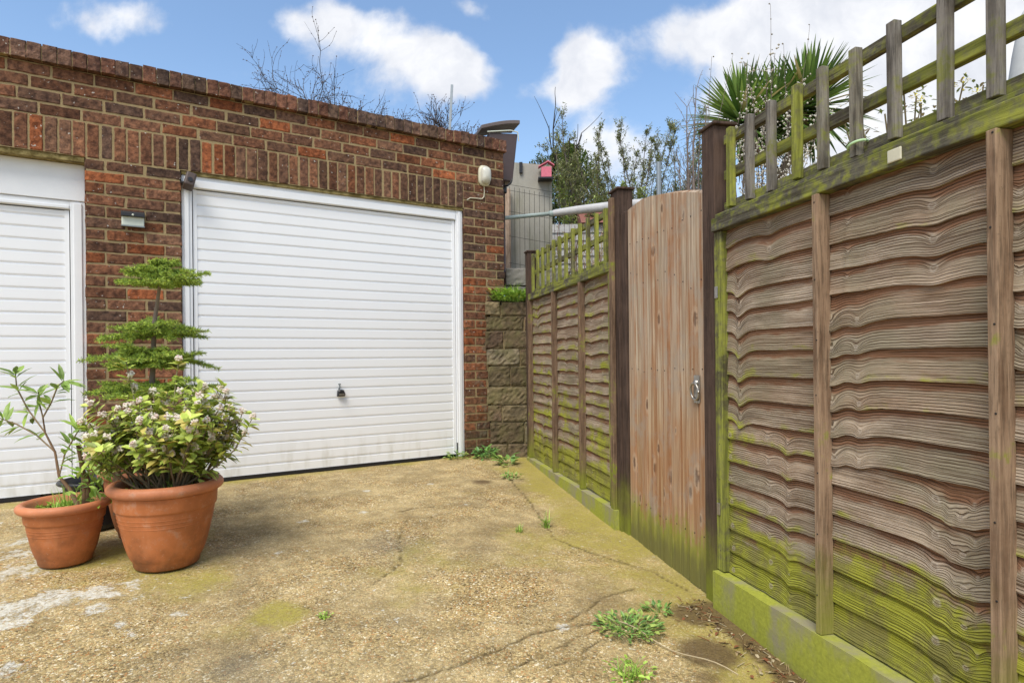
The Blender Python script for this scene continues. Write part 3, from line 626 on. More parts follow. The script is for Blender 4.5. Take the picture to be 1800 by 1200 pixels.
def weed_clump(name, label, cx, cy, z, r_, nleaf, ngrass, L=.05, H=.06, pal=GR, grassL=.12, sx=1., cat='weed'):
    mb = MB()
    for i in range(nleaf):
        a = rnd(0, 6.28); q = r_ * math.sqrt(random.random()); p = Vector((cx + q * math.cos(a) * sx, cy + q * math.sin(a), z + rnd(.005, H)))
        d_ = Vector((math.cos(a + rnd(-1, 1)), math.sin(a + rnd(-1, 1)), rnd(.0, .9))); mb.leaf(p, d_, Vector((rnd(-.3, .3), rnd(-.3, .3), 1)), L * rnd(.6, 1.3), L * rnd(.35, .6), gcol(pal), rnd(.05, .4))
        if i % 4 == 0: mb.tube([(cx + rnd(-.3, .3) * r_ * sx, cy + rnd(-.3, .3) * r_, z - .01), p], [.0018, .001], 4, gcol(pal))
    for i in range(ngrass):
        a = rnd(0, 6.28); q = r_ * .7 * random.random(); grassblade(mb, (cx + q * math.cos(a) * sx, cy + q * math.sin(a), z - .005), grassL * rnd(.5, 1.2), rnd(.0015, .0035), rnd(.2, 1.2), rnd(0, 6.28), gcol(pal))
    o = mb.build(name, 'leaf', None, origin=(cx, cy, z)); tag(o, label, cat, 'weeds and grass tufts growing on the driveway' if z < 1 else None); return o
weed_clump('weed_clump', 'leafy weeds and long grass growing on top of the stone retaining wall', .02, 5.50, 1.37, .15, 420, 210, .05, .10, sx=1.35, grassL=.17)
def gw(name, label, x, y, r_, nl, ng, L=.045, H=.05, **k): return weed_clump(name, label, x, y, gz(x, y), r_, nl, ng, L, H, **k)
W1 = [(.07, .14, .035), (.11, .20, .05), (.17, .27, .075), (.24, .31, .08)]
gw('weed_clump', 'spreading lobed weed in the cracked concrete near the gravel board, largest of the ground weeds', .42, 2.26, .11, 240, 5, .024, .035, pal=W1, sx=1.1, grassL=.05)
gw('weed_clump', 'small weed sprig beside dirt right of the largest ground weed', .56, 2.40, .05, 26, 4, .03, .03, pal=W1)
gw('grass_tuft', 'grass tuft mixed with small leaves at the lower edge of the driveway', .37, 1.95, .08, 40, 60, .022, .03, grassL=.055, cat='grass')
gw('grass_tuft', 'upright grass tuft growing in the curved crack of the driveway', .18, 3.45, .035, 4, 34, .02, .03, grassL=.10, cat='grass')
gw('grass_tuft', 'tiny low grass tuft just left of the upright tuft in the crack', .03, 3.36, .035, 5, 20, .02, .02, grassL=.05, cat='grass')
gw('weed_clump', 'broad leafed weed at the right foot of the white garage door frame', -.50, 5.33, .09, 50, 6, .045, .05, pal=W1, sx=1.2, grassL=.07)
gw('weed_clump', 'dark green weed at the foot of the brick corner by the stone wall', -.24, 5.33, .09, 85, 0, .05, .09, pal=[(.08, .17, .05), (.13, .24, .06)])
gw('weed_clump', 'lone weed with heart shaped leaves in front of the stone wall', -.05, 5.05, .07, 30, 0, .075, .07, pal=W1)
gw('weed_clump', 'flat sparse weed at the start of the driveway crack', -.01, 4.60, .07, 26, 6, .04, .03, pal=W1)
gw('moss_tuft', 'bright green moss tuft in the middle foreground of the driveway', -.72, 2.33, .028, 40, 25, .012, .01, grassL=.015, cat='moss')
# debris by the gravel board
def debris():
    mb = MB()
    for i in range(330):
        s0 = rnd(.0, .95); q = abs(random.gauss(0, .07)); x, y, _ = fl(s0, -.06 - q - .05 * (s0 < .35) * random.random(), 0); z = gz(x, y) + .012
        a = rnd(0, 6.28); L = rnd(.008, .045) if i % 9 else rnd(.06, .14); c = random.choice([(.16, .10, .05), (.30, .22, .12), (.07, .045, .025), (.40, .33, .22), (.20, .08, .04)])
        if i % 3: mb.tube([(x, y, z), (x + L * math.cos(a), y + L * math.sin(a), z + rnd(-.002, .012))], rnd(.0007, .0016), 4, c)
        else: mb.leaf(Vector((x, y, z)), Vector((math.cos(a), math.sin(a), rnd(-.1, .3))), Vector((rnd(-.4, .4), rnd(-.4, .4), 1)), rnd(.01, .028), rnd(.006, .014), c, .3)
    o = mb.build('leaf_litter', 'bark', None); tag(o, 'dead twigs and leaf litter lying along the foot of the gravel board', 'leaf litter', kind='stuff')
    mb = MB(); P = []
    for i in range(14): q = i / 13; P.append((.36 + .33 * q, 2.32 - .42 * q, gz(.4, 2.2) + .018 + .012 * math.sin(q * 9) + .0))
    mb.tube(P, .0022, 5, (.42, .34, .22)); o = mb.build('dry_twig', 'bark', None); tag(o, 'long dry weed stem lying across the dirt below the largest ground weed', 'twig')
debris()
# ------------------------------------------------------------------ fences
def lap_boards(mb, s0, s1, z0, z1, pitch, seed, step, runs, mossf, yb=0.):
    rs = random.Random(seed); nb = int(round((z1 - z0) / pitch)); ph0 = (z1 - z0) / nb; run_left = 0; kn = []; zz = z0; hh = [ph0 * rs.uniform(.86, 1.14) for _ in range(nb)]; q0 = (z1 - z0) / sum(hh); hh = [a * q0 for a in hh]
    zz0 = lambda b_: z0 + sum(hh[:b_])
    for b in range(nb):
        if run_left == 0:
            run_left = rs.choice(runs); kn = []
            for k in range(rs.randint(2, 4) if (s1 - s0) > .5 else 2): kn.append([rs.uniform(s0, s1), rs.uniform(.2, .75), rs.uniform(.009, .022), rs.choice([1, 1, -.5]) * rs.uniform(.001, .011)])
            fr = rs.uniform(1.5, 4.5); pp = rs.uniform(0, 6.28); am = rs.uniform(.001, .0035) * (1.3 if zz0(b) < .75 else .6)
        run_left -= 1; ph = hh[b]; zb = z0 + sum(hh[:b]); H = ph + .035; rb = rs.random()
        for k in kn: k[0] += rs.uniform(-.006, .006)
        nx = int((s1 - s0) / step) + 1; nz = 11; under = [False]
        def fn(u, w_):
            s_ = s0 + u * (s1 - s0); eb = am * math.sin(s_ * fr + pp) + .0035 * n3(s_ * 7, b * 3.1, seed) + .0012 * n3(s_ * 45, b * 5., seed)
            for kx, kv, kw, ka in kn: eb -= ka * math.exp(-((s_ - kx) / (kw * 2.2)) ** 2) + ka * .6 * math.exp(-((s_ - kx - kw) / (kw * 4)) ** 2)
            q = 0 if under[0] else w_; v = q * H; kk = 0; fl_ = 0; bul = 0
            for kx, kv, kw, ka in kn:
                dz_ = (q - kv * .62) * H; ds = s_ - kx; e_ = math.exp(-(ds / kw) ** 2 - (dz_ / (kw * .8)) ** 2); kk = max(kk, e_)
                fl_ += .014 * e_ + math.copysign(.006, dz_) * math.exp(-(ds / (kw * 2)) ** 2) * math.exp(-(dz_ / (kw * 1.4)) ** 2) * (1 - e_); bul += (.0022 * math.exp(-(ds / (kw * 1.1)) ** 2) - .001 * math.exp(-((ds + kw * 1.8) / kw) ** 2)) * (1 - .6 * q)
            y = yb - .013 + .012 * q - bul - .0012 * n3(s_ * 5, q * 2 + b * 7, seed + 3) + .0007 * n3(s_ * 60, q * 9, b)
            if under[0]: y += w_ * .012
            z = zb + (eb * (1 - .35 * q)) + v
            return (s_, y, z), (rb, min(1, q * H / ph), mossf(s_, zb + v)), (s_, v + fl_, kk)
        mb.grid(nx, nz, fn); under[0] = True; mb.grid(nx, 2, fn)
def near_moss(s_, z): return max(0, 1.15 - max(0, z - .10) / .24) * .85 + .40 * math.exp(-max(0, s_ - .12) / .14) + .42 * max(0, 1 - z / .95)
def far_moss(s_, z): return max(0, .9 - max(0, z - .05) / .22) + .35 * max(0, 1 - z / 1.1) + .15
def bar(mb, *a): mb.box(*a)
near = thing('fence_panel', 'tall waney lap fence panel with mossy trellis top, right of the gate', 'fence', (F0[0], F0[1], 0), FA)
mb = MB(); lap_boards(mb, .130, .680, .02, 1.375, .083, 11, .0045, (6, 7, 5), near_moss); lap_boards(mb, .680, 1.22, .02, 1.375, .085, 23, .0045, (6, 7, 6), near_moss); lap_boards(mb, 1.22, 1.84, .02, 1.375, .084, 31, .008, (5, 6, 4), near_moss)
lapo = mb.build('lap_boards', 'lap_board', near, smooth=True)
MB().box(.13, 1.86, .03, .036, .02, 1.357).build('backing_rail', 'grey_board', near)
for a, b, mt in ((.665, .688, 'batten_wood'), (1.210, 1.234, 'batten_wood'), (1.76, 1.79, 'batten_wood')):
    MB().box(a, b, -.056, -.008, .017, 1.357).build('batten', mt, near, bevel=.0025)
MB().box(.088, .136, -.036, .02, .02, 1.357).build('stile', 'mossy_upright_green', near, bevel=.003)
MB().box(.087, 1.86, -.048, .05, 1.358, 1.4105).build('top_rail', 'mossy_rail', near, bevel=.003)
MB().box(.086, 1.86, -.030, .05, 1.4115, 1.430).build('capping', 'mossy_rail', near, bevel=.003)
tr = MB().box(.10, 1.86, .004, .030, 1.4305, 1.475).box(.10, 1.86, .004, .030, 1.565, 1.602).box(.10, 1.86, .004, .030, 1.706, 1.742).build('trellis', 'mossy_rail', near, bevel=.002)
for i in range(14):
    s_ = .150 + .1305 * i if i else .162
    mt = ('mossy_upright_green', 'grey_upright', 'grey_upright', 'mossy_upright_green', 'mossy_upright', 'mossy_upright', 'grey_upright', 'grey_upright', 'grey_upright', 'mossy_upright')[i % 10]
    w2 = .0138; M = Matrix.Translation((s_, 0, 0)) @ Matrix.Rotation(R(rnd(-.5, .5)), 4, 'Y')
    MB().box(-w2, w2, -.022, .0035, 1.434 + rnd(0, .01), 1.752 + rnd(-.006, .006), M=M).build('trellis_upright', mt, tr, bevel=.002)
def wonky_board(mb, s0, s1, y0, y1, z0, z1, n=60):
    for k in range(n):
        a = s0 + (s1 - s0) * k / n; b = s0 + (s1 - s0) * (k + 1) / n
        pass
    mb.grid(n, 5, lambda u, v: ((s0 + u * (s1 - s0), y0 + .002 * n3(u * 9, v * 3, 1), z0 + v * (z1 - z0) + .003 * n3(u * 14, 0, 2) * (v > .9)),))
    mb.grid(n, 2, lambda u, v: ((s0 + u * (s1 - s0), y0 + v * (y1 - y0) + .002 * n3(u * 9, 3, 1) * (1 - v), z1 + .003 * n3(u * 14, 0, 2)),))
    mb.add([(s0, y0, z0), (s0, y1, z0), (s0, y1, z1), (s0, y0, z1)], [(0, 3, 2, 1)]); mb.add([(s1, y0, z0), (s1, y1, z0), (s1, y1, z1), (s1, y0, z1)], [(0, 1, 2, 3)])
mb = MB(); wonky_board(mb, .095, 1.88, -.060, -.004, -.30, .016); mb.build('gravel_board_panel', 'gravel_board', near)
pr = MB().box(-.008, .084, -.030, .060, -.25, 1.790).build('post', 'dark_post', near, bevel=.004)
MB().box(-.018, .100, -.038, .068, 1.7905, 1.803).build('post_cap', 'dark_post', pr, bevel=.003)
pr = MB().box(1.865, 1.955, -.030, .060, -.25, 1.790).build('post', 'dark_post', near, bevel=.004)
MB().box(1.855, 1.965, -.038, .068, 1.7905, 1.803).build('post_cap', 'dark_post', pr, bevel=.003)
for s_, z, mt, wd, ht in ((.105, 1.118, 'chrome', .010, .024), (.108, .262, 'chrome', .010, .024)): MB().box(s_ - wd, s_ + wd, -.041, -.0365, z - ht, z + ht).build('fixing_clip', mt, near, bevel=.003)
MB().box(.945, .988, -.054, -.0485, 1.366, 1.400).build('trellis_bracket', 'cream_plastic', near, bevel=.004)
MB().tube([(.80 + .026 * math.cos(a), -.008 + .026 * math.sin(a), 1.468 + .006 * math.cos(a)) for a in [2 * math.pi * k / 24 for k in range(25)]], .0042, 8).build('wire_loop', 'green_wire', near, smooth=True)
for s_ in (.677, 1.224):
    for k in range(7): nail(near, s_ + rnd(-.006, .006), -.056, .12 + k * .2 + rnd(-.03, .03))
for k in range(9): nail(near, .115, -.036, .1 + k * .14, .002)
# far fence
far = thing('fence_panel', 'mossy lap fence panel with green trellis between stone wall and gate', 'fence', (F0[0], F0[1], 0), FA)
mb = MB(); far_m = lambda s_, z: far_moss(s_, z)
for a, b, sd_ in ((-2.78, -2.09, 41), (-2.09, -1.49, 52), (-1.49, -1.00, 63)): lap_boards(mb, a, b, .02, 1.37, .079, sd_, .009, (5, 6, 4), far_m)
mb.build('lap_boards', 'lap_board_mossy', far, smooth=True)
for a in (-2.10, -1.505, -2.79): MB().box(a, a + .03, -.050, -.008, .015, 1.352).build('batten', 'post_batten', far, bevel=.002)
MB().box(-1.028, -.992, -.034, .02, -.08, 1.352).build('stile', 'mossy_upright_green', far, bevel=.002)
MB().box(-2.80, -.991, -.042, .04, 1.353, 1.408).build('top_rail', 'mossy_rail', far, bevel=.003)
tr = MB().box(-2.80, -.992, .0, .022, 1.4085, 1.445).box(-2.80, -.992, .0, .022, 1.565, 1.60).box(-2.80, -.992, .0, .022, 1.70, 1.735).build('trellis', 'mossy_rail', far, bevel=.002)
for i in range(12):
    s_ = -2.735 + .148 * i; MB().box(s_ - .015, s_ + .015, -.022, -.0005, 1.411, 1.745 + rnd(-.006, .006)).build('trellis_upright', 'mossy_upright_green', tr, bevel=.002)
mb = MB(); wonky_board(mb, -2.84, -.905, -.056, -.004, -.2, .012); mb.build('gravel_board_panel', 'gravel_board', far)
pr = MB().box(-2.90, -2.81, -.035, .045, -.15, 1.77).build('post', 'dark_post', far, bevel=.004); MB().box(-2.91, -2.80, -.045, .055, 1.7705, 1.785).build('post_cap', 'dark_post', pr, bevel=.003)
pr = MB().box(-.988, -.872, -.03, .055, -.2, 1.790).build('post', 'dark_post', far, bevel=.004); MB().box(-.998, -.862, -.040, .065, 1.7905, 1.803).build('post_cap', 'dark_post', pr, bevel=.003)
MB().box(-.972, -.922, -.052, -.0305, .0, 1.755).build('cover_batten', 'post_batten', pr, bevel=.004)
MB().box(-.870, -.806, -.018, .05, -.2, 1.655).build('gate_post', 'dark_post', far, bevel=.004)
# gate
gate = thing('garden_gate', 'arched pale wooden board gate with ring handle, green algae along its foot', 'gate', (F0[0], F0[1], 0), FA)
GP = [(-.83, 1.635), (-.81, 1.655), (-.75, 1.663), (-.696, 1.672), (-.62, 1.676), (-.562, 1.672), (-.48, 1.662), (-.399, 1.649), (-.256, 1.622), (-.15, 1.597), (-.02, 1.562)]
def gtop(s_):
    for (a, za), (b, zb) in zip(GP[:-1], GP[1:]):
        if a <= s_ <= b: return za + (zb - za) * (s_ - a) / (b - a)
    return GP[-1][1]
s_ = -.804; k = 0; wds = [.082, .068, .072, .078, .080, .078, .086, .076, .09, .10]
while s_ < -.034:
    e_ = min(s_ + wds[k % 10], -.030); mb = MB(); rr = random.random(); yo = rnd(-.0025, .0025) - .006
    def prof(u):  # bevelled V joint
        return yo + (.014 if (u < .001 or u > .999) else 0)
    us = [0, .06, .35, .65, .94, 1]; zz = [i / 24 for i in range(25)]; V = []
    for w_ in zz:
        for u in us:
            sx_ = s_ + .0018 + u * (e_ - s_ - .0036); V.append((sx_, prof(u), -.115 + .012 * n3(k, 0, 0) - .02 * (sx_ + .8) + w_ * (gtop(sx_) + .115)))
    F = [(j * 6 + i, j * 6 + i + 1, (j + 1) * 6 + i + 1, (j + 1) * 6 + i) for j in range(24) for i in range(5)]
    n = len(V); V += [(s_, .018, -.11), (e_, .018, -.11), (e_, .018, gtop(e_) - .002), (s_, .018, gtop(s_) - .002)]
    F += [(n, n + 3, 144, 120, 96, 72, 48, 24, 0), (n + 1, 5, 29, 53, 77, 101, 125, 149, n + 2), (n + 3, n + 2, 149, 148, 147, 146, 145, 144), (n, n + 1, n + 2, n + 3)]
    mb.add(V, F, (rr, rr, rr)); mb.build('gate_board', 'gate_wood', gate)
    for z in (1.47, .80, .10, 1.25 + rnd(-.1, .1)):
        q = (s_ + e_) / 2 + rnd(-.012, .012); nail(gate, q, yo, z + rnd(-.012, .012), .0032)
    s_ = e_; k += 1
for z in (1.38, .05, .74): MB().box(-.80, -.034, .0185, .045, z, z + .1).build('ledge', 'grey_board', gate)
MB().box(-.027, -.016, -.012, .05, .40, 1.58).build('door_stop', 'grey_board', gate)
hr = MB().box(-.116, -.070, -.015, -.011, .665, .785).build('handle_plate', 'chrome', gate, bevel=.01)
MB().tube([(-.093 + .032 * math.cos(a), -.024 - .004 * math.sin(a), .715 + .036 * math.sin(a)) for a in [2 * math.pi * k / 32 for k in range(33)]], .0045, 10).build('handle_ring', 'chrome', hr, smooth=True)
MB().lathe([(0, .014), (.012, .012), (.014, 0)], 18).build('spindle', 'chrome', hr, smooth=True).matrix_local = Matrix.Translation((-.093, -.013, .752)) @ Matrix.Rotation(R(90), 4, 'X')
# ------------------------------------------------------------------ pots
def pot(name, label, x, y, R0, H, rb, rim=.045, rings=True, m0='terracotta', m1='terracotta_rim'):
    z = gz(x, y) + .004; r_ = thing(name, label, 'plant pot', (x, y, z), 0, 'plant pots standing between the garage doors')
    a = R0 - .030; zr = H - rim
    prof = [(0, .004), (rb - .006, .0), (rb, .006), (rb + .004, .03)]
    for k in range(1, 19):
        q = k / 18; prof.append((rb + .002 + (a - rb - .010) * (q ** .62), .03 + q * (zr * .78 - .03)))
    if rings:
        p2 = []
        for (r1, z1) in prof:
            p2.append((r1, z1))
        for zc in (.56, .60, .64):
            for i_, (r1, z1) in enumerate(p2):
                pass
        prof = p2
    ze = zr * .78
    prof += [(a - .008, ze + .002), (a - .002, ze + .006), (a, ze + .012), (a + .004, zr - .002)]
    body = MB().lathe(prof, 72); body.build('body', m0, r_, smooth=True)
    if rings:
        g_ = MB()
        for zc in (.60, .66, .71):
            zq = zc * zr; q = max(0, (zq - .03) / (ze - .03)); rr = rb + .002 + (a - rb - .010) * (min(1, q) ** .62); g_.lathe([(rr - .001, zq - .003), (rr + .0018, zq), (rr - .001, zq + .003)], 72)
        g_.build('ridge', m0, r_, smooth=True)
    rp = [(a - .002, zr - .004)]
    for k in range(13):
        an = -math.pi / 2 + math.pi * 1.15 * k / 12; rp.append((R0 - rim * .5 + rim * .5 * math.cos(an), zr + rim * .5 + rim * .5 * math.sin(an)))
    rp += [(R0 - .042, H - .012), (R0 - .050, H - .06)]
    MB().lathe(rp, 72).build('rim', m1, r_, smooth=True)
    mb = MB(); mb.grid(24, 24, lambda u, v: (((2 * u - 1) * math.sqrt(1 - .5 * (2 * v - 1) ** 2) * (R0 - .045), (2 * v - 1) * math.sqrt(1 - .5 * (2 * u - 1) ** 2) * (R0 - .045), H - .045 + .008 * n3(u * 7, v * 7, R0)),)); mb.build('soil', 'soil', r_)
    return r_, z
BX, BY = -1.605, 2.845; BR, BH = .240, .385
SX, SY = -2.075, 2.845; SR, SH = .186, .285
TX, TY = -1.93, 3.24; TR, TH = .22, .355
_, zb_ = pot('plant_pot', 'large terracotta coloured pot holding the pink flowered shrub, nearest the camera', BX, BY, BR, BH, .135, .05)
_, zs_ = pot('plant_pot', 'smaller terracotta coloured pot at far left with a thin leggy plant', SX, SY, SR, SH, .105, .04)
_, zt_ = pot('plant_pot', 'terracotta coloured pot half hidden behind the two front pots', TX, TY, TR, TH, .13, .045)
_, zk_ = pot('plant_pot', 'black plastic pot behind the smaller terracotta pot', -2.29, 3.36, .17, .26, .13, .02, False, 'black_plastic', 'black_plastic')
# ------------------------------------------------------------------ plants
def curve_pts(p, d_, L, n, wob, grav=0., up=0.):
    P = [Vector(p)]; d_ = Vector(d_).normalized(); st = L / n
    for i in range(n):
        d_ = (d_ + Vector((rnd(-wob, wob), rnd(-wob, wob), rnd(-wob, wob) + up - grav * i / n))).normalized(); P.append(P[-1] + d_ * st)
    return P
def sphere_blob(mb, p, r_, c):
    V = [p + Vector(v) * r_ for v in ((1, 0, 0), (-1, 0, 0), (0, 1, 0), (0, -1, 0), (0, 0, 1), (0, 0, -1))]
    mb.add(V, [(0, 2, 4), (2, 1, 4), (1, 3, 4), (3, 0, 4), (2, 0, 5), (1, 2, 5), (3, 1, 5), (0, 3, 5)], c)
def rhodo():
    r_ = thing('flowering_shrub', 'rounded shrub with pale pink blossom clusters in the largest pot', 'shrub', (BX, BY, zb_ + BH - .05))
    st = MB(); lf = MB(); fw = MB(); LC = [(.21, .26, .05), (.28, .34, .065), (.36, .43, .09), (.42, .47, .12), (.16, .20, .04), (.33, .28, .08)]
    tips = []; rs = random
    for i in range(72):
        a = rnd(0, 6.28); tilt = abs(random.gauss(.62, .34)); tilt = min(tilt, 1.2); p = Vector((rnd(-.06, .06) + .05 * math.cos(a), rnd(-.05, .05) + .05 * math.sin(a), -.01))
        d_ = Vector((math.cos(a) * math.sin(tilt), math.sin(a) * math.sin(tilt) * .85, math.cos(tilt)))
        L = rnd(.20, .36) * (1.15 if tilt > .7 else 1.) * (1.1 if d_.x > .3 else 1); P = curve_pts(p, d_, L, 7, .13, 0, .06); st.tube(P, [.0055 - .0005 * k for k in range(8)], 5, (.16, .12, .075))
        for b in range(rs.randint(2, 4)):
            q = P[rs.randint(3, 7)]; P2 = curve_pts(q, (P[-1] - P[3]).normalized() + Vector((rnd(-.6, .6), rnd(-.6, .6), rnd(-.1, .5))), rnd(.08, .18), 4, .15, 0, .1); st.tube(P2, [.0032, .0028, .0024, .002, .0018], 4, (.18, .14, .08)); tips.append((P2[-1], (P2[-1] - P2[-3]).normalized()))
            tips.append((P2[2], (P2[-1] - P2[-3]).normalized()))
    # a pair of taller shoots
    for dx_, dz_ in ((-.14, .62), (.03, .60), (-.05, .45)):
        P = curve_pts((dx_ * .3, 0, 0), (dx_, .02, dz_), dz_ * 1.0, 8, .07); st.tube(P, .003, 5, (.30, .27, .16)); tips.append((P[-1], Vector((0, 0, 1)))); tips.append((P[-1], Vector((.1, 0, 1)))); tips.append((P[-2], Vector((.5, 0, .8))))
    for p, d_ in tips:
        for k in range(rs.randint(6, 10)):
            a = rnd(0, 6.28); s1 = d_.cross(Vector((math.cos(a), math.sin(a), .3))).normalized(); dd = (d_ * rnd(.1, .8) + s1).normalized()
            q = p - d_ * rnd(0, .05); c = gcol(LC, .2); lf.leaf(q, dd, d_ + Vector((0, -.2, .5)), rnd(.040, .070), rnd(.022, .034), c, rnd(.05, .3), .2)
        if p.z > .17 and random.random() < .7 or (p.z > .12 and p.x > .2 and random.random() < .5):
            cen = p + d_ * .012
            for k in range(30):
                v = Vector((random.gauss(0, 1), random.gauss(0, 1), random.gauss(0, 1))).normalized(); sphere_blob(fw, cen + v * rnd(.006, .017), rnd(.0042, .0075), random.choice([(.86, .76, .71), (.90, .86, .80), (.76, .60, .56), (.88, .83, .75)]))
    for k in range(260):   # weeds on the soil
        a = rnd(0, 6.28); q = .17 * math.sqrt(random.random()); lf.leaf(Vector((q * math.cos(a), q * math.sin(a), .0)), Vector((rnd(-1, 1), rnd(-1, 1), rnd(.2, 1))), Vector((0, 0, 1)), rnd(.012, .03), rnd(.008, .014), gcol(GR), .2)
    for k in range(60): a = rnd(0, 6.28); q = .15 * random.random(); grassblade(lf, (q * math.cos(a), q * math.sin(a), 0), rnd(.04, .11), .002, rnd(.1, .9), rnd(0, 6.28), gcol(GR))
    st.build('stems', 'bark', r_); lf.build('foliage', 'leaf', r_); fw.build('blossom', 'petal', r_)
rhodo()
def leggy():
    r_ = thing('potted_plant', 'leggy plant with sparse narrow leaves in the far left pot', 'plant', (SX, SY, zs_ + SH - .05))
    st = MB(); lf = MB(); LC = [(.12, .18, .045), (.17, .25, .06), (.23, .32, .07)]
    bc = (.20, .125, .08)
    base = Vector((.07, 0, 0)); main = [base, Vector((.02, 0, .10)), Vector((-.02, -.01, .16)), Vector((-.045, 0, .27)), Vector((-.09, 0, .36)), Vector((-.10, 0, .43))]
    st.tube(main, [.011, .009, .0062, .005, .004, .0032], 7, bc)
    brs = [[main[4], Vector((-.17, .0, .47)), Vector((-.22, 0, .57)), Vector((-.225, 0, .64))], [main[3], Vector((-.14, .01, .35)), Vector((-.22, 0, .40)), Vector((-.30, 0, .43))], [main[5], Vector((-.06, 0, .50)), Vector((-.03, 0, .575)), Vector((-.0, 0, .60))], [main[5], Vector((-.13, .02, .49)), Vector((-.12, .0, .55))],
           [main[2], Vector((.0, 0, .26)), Vector((.04, .0, .33)), Vector((.07, 0, .38))]]
    stub = [base + Vector((.02, 0, 0)), Vector((.09, 0, .12)), Vector((.075, 0, .24)), Vector((.06, 0, .31))]; st.tube(stub, [.013, .012, .011, .009], 7, (.15, .09, .055)); st.tube([Vector((.10, 0, 0)), Vector((.11, 0, .12)), Vector((.10, 0, .17))], [.010, .009, .006], 7, (.15, .09, .055))
    MB().box(.155, .180, .10, .125, -.05, .20).build('stake', 'pale_stud', r_)
    for b in brs:
        st.tube(b, [.0035] * (len(b) - 1) + [.002], 5, (.22, .16, .10))
        for i in range(1, len(b)):
            for k in range(9 if i == len(b) - 1 else 5):
                a = rnd(0, 6.28); d_ = (b[i] - b[i - 1]).normalized(); q = b[i - 1].lerp(b[i], rnd(.5, 1.)); s1 = d_.cross(Vector((math.cos(a), math.sin(a), .2))).normalized()
                lf.leaf(q, s1 + d_ * rnd(.2, 1.), Vector((rnd(-.3, .3), -.3, 1)), rnd(.06, .105), rnd(.018, .028), gcol(LC), rnd(.0, .25), .15)
    for k in range(130):  # lower leafy sprouts on the right side
        q = Vector((rnd(.06, .20), rnd(-.08, .08), rnd(.02, .36))); lf.leaf(q, Vector((rnd(-1, 1), rnd(-.6, .4), rnd(-.1, 1))), Vector((0, -.3, 1)), rnd(.03, .075), rnd(.012, .024), gcol(GR + LC), .2)
    for k in range(420):
        a = rnd(0, 6.28); q = .145 * math.sqrt(random.random()); lf.leaf(Vector((q * math.cos(a), q * math.sin(a), rnd(0, .015))), Vector((rnd(-1, 1), rnd(-1, 1), rnd(.0, .8))), Vector((0, 0, 1)), rnd(.012, .04), rnd(.007, .013), gcol(GR), .2)
    for k in range(60): a = rnd(0, 6.28); q = .12 * random.random(); grassblade(lf, (q * math.cos(a), q * math.sin(a), 0), rnd(.04, .14), .0022, rnd(.1, .8), rnd(0, 6.28), gcol(GR))
    st.build('stems', 'bark', r_, smooth=True); lf.build('foliage', 'leaf', r_)
leggy()
def fir():
    r_ = thing('potted_fir', 'young fir with flat cloud like tiers of branches behind the flowering shrub', 'fir tree', (TX, TY, zt_ + TH - .05))
    st = MB(); nd = MB(); NC = [(.14, .20, .04), (.20, .26, .045), (.27, .33, .055), (.10, .15, .035)]
    z0 = zt_ + TH - .05; tk = [(0, 0, 0), (.02, 0, .35), (.035, .0, .55), (.045, 0, .80), (.085, 0, 1.06)]
    st.tube(tk, [.018, .015, .013, .011, .007], 10, (.26, .20, .17))
    def needles(P, dens, L):
        for i in range(len(P) - 1):
            a, b = P[i], P[i + 1]; d_ = (b - a).normalized(); n = max(2, int((b - a).length * dens))
            for k in range(n):
                q = a.lerp(b, random.random()); an = rnd(0, 6.28); u = d_.cross(Vector((0, 0, 1))).normalized(); w_ = d_.cross(u)
                dd = (d_ * rnd(.25, .8) + u * math.cos(an) + w_ * math.sin(an) * .75).normalized(); c = gcol(NC, .2); s1 = dd.cross(Vector((rnd(-1, 1), rnd(-1, 1), rnd(-1, 1)))).normalized() * .0016; l = L * rnd(.7, 1.1)
                nd.add([q - s1, q + s1, q + dd * l + s1 * .5, q + dd * l - s1 * .5], [(0, 1, 2, 3)], c)
    for z, rad, nb, lift in ((1.10, .10, 6, .35), (1.065, .15, 9, .16), (1.01, .20, 13, .03), (1.035, .19, 8, .1), (.775, .20, 9, .10), (.74, .28, 12, .0), (.61, .29, 13, .0), (.64, .20, 9, .08), (.585, .24, 6, .0), (.44, .30, 13, .0), (.47, .25, 6, 0)):
        k_ = z / 1.06; cx = np.interp(z, [0, .35, .55, .8, 1.06], [0, .02, .035, .045, .085])
        for b in range(nb):
            a = 2 * math.pi * b / nb + rnd(-.25, .25); L = rad * rnd(.45, 1.15); P = curve_pts((cx, 0, z + rnd(-.012, .012)), (math.cos(a), math.sin(a), rnd(-.05, .12) + lift), L, 6, .07, .05, rnd(-.01, .03)); st.tube(P, [.005, .0045, .004, .0035, .003, .0025, .002], 5, (.20, .16, .10)); needles(P[1:], 900, .021)
            for m_ in range(1, 7):
                for sgn in (-1, 1):
                    if random.random() < .2: continue
                    d_ = (P[m_] - P[m_ - 1]).normalized(); sdv = Vector((-d_.y, d_.x, 0)) * sgn; Ls = L * (.50 - .055 * m_) * rnd(.7, 1.15)
                    P2 = curve_pts(P[m_], d_ * .9 + sdv + Vector((0, 0, rnd(-.08, .16))), Ls, 3, .08, .05); st.tube(P2, .0018, 4, (.2, .18, .08)); needles(P2, 1050, .020)
    st.build('trunk', 'bark', r_, smooth=True); nd.build('needles', 'needle', r_)
fir()
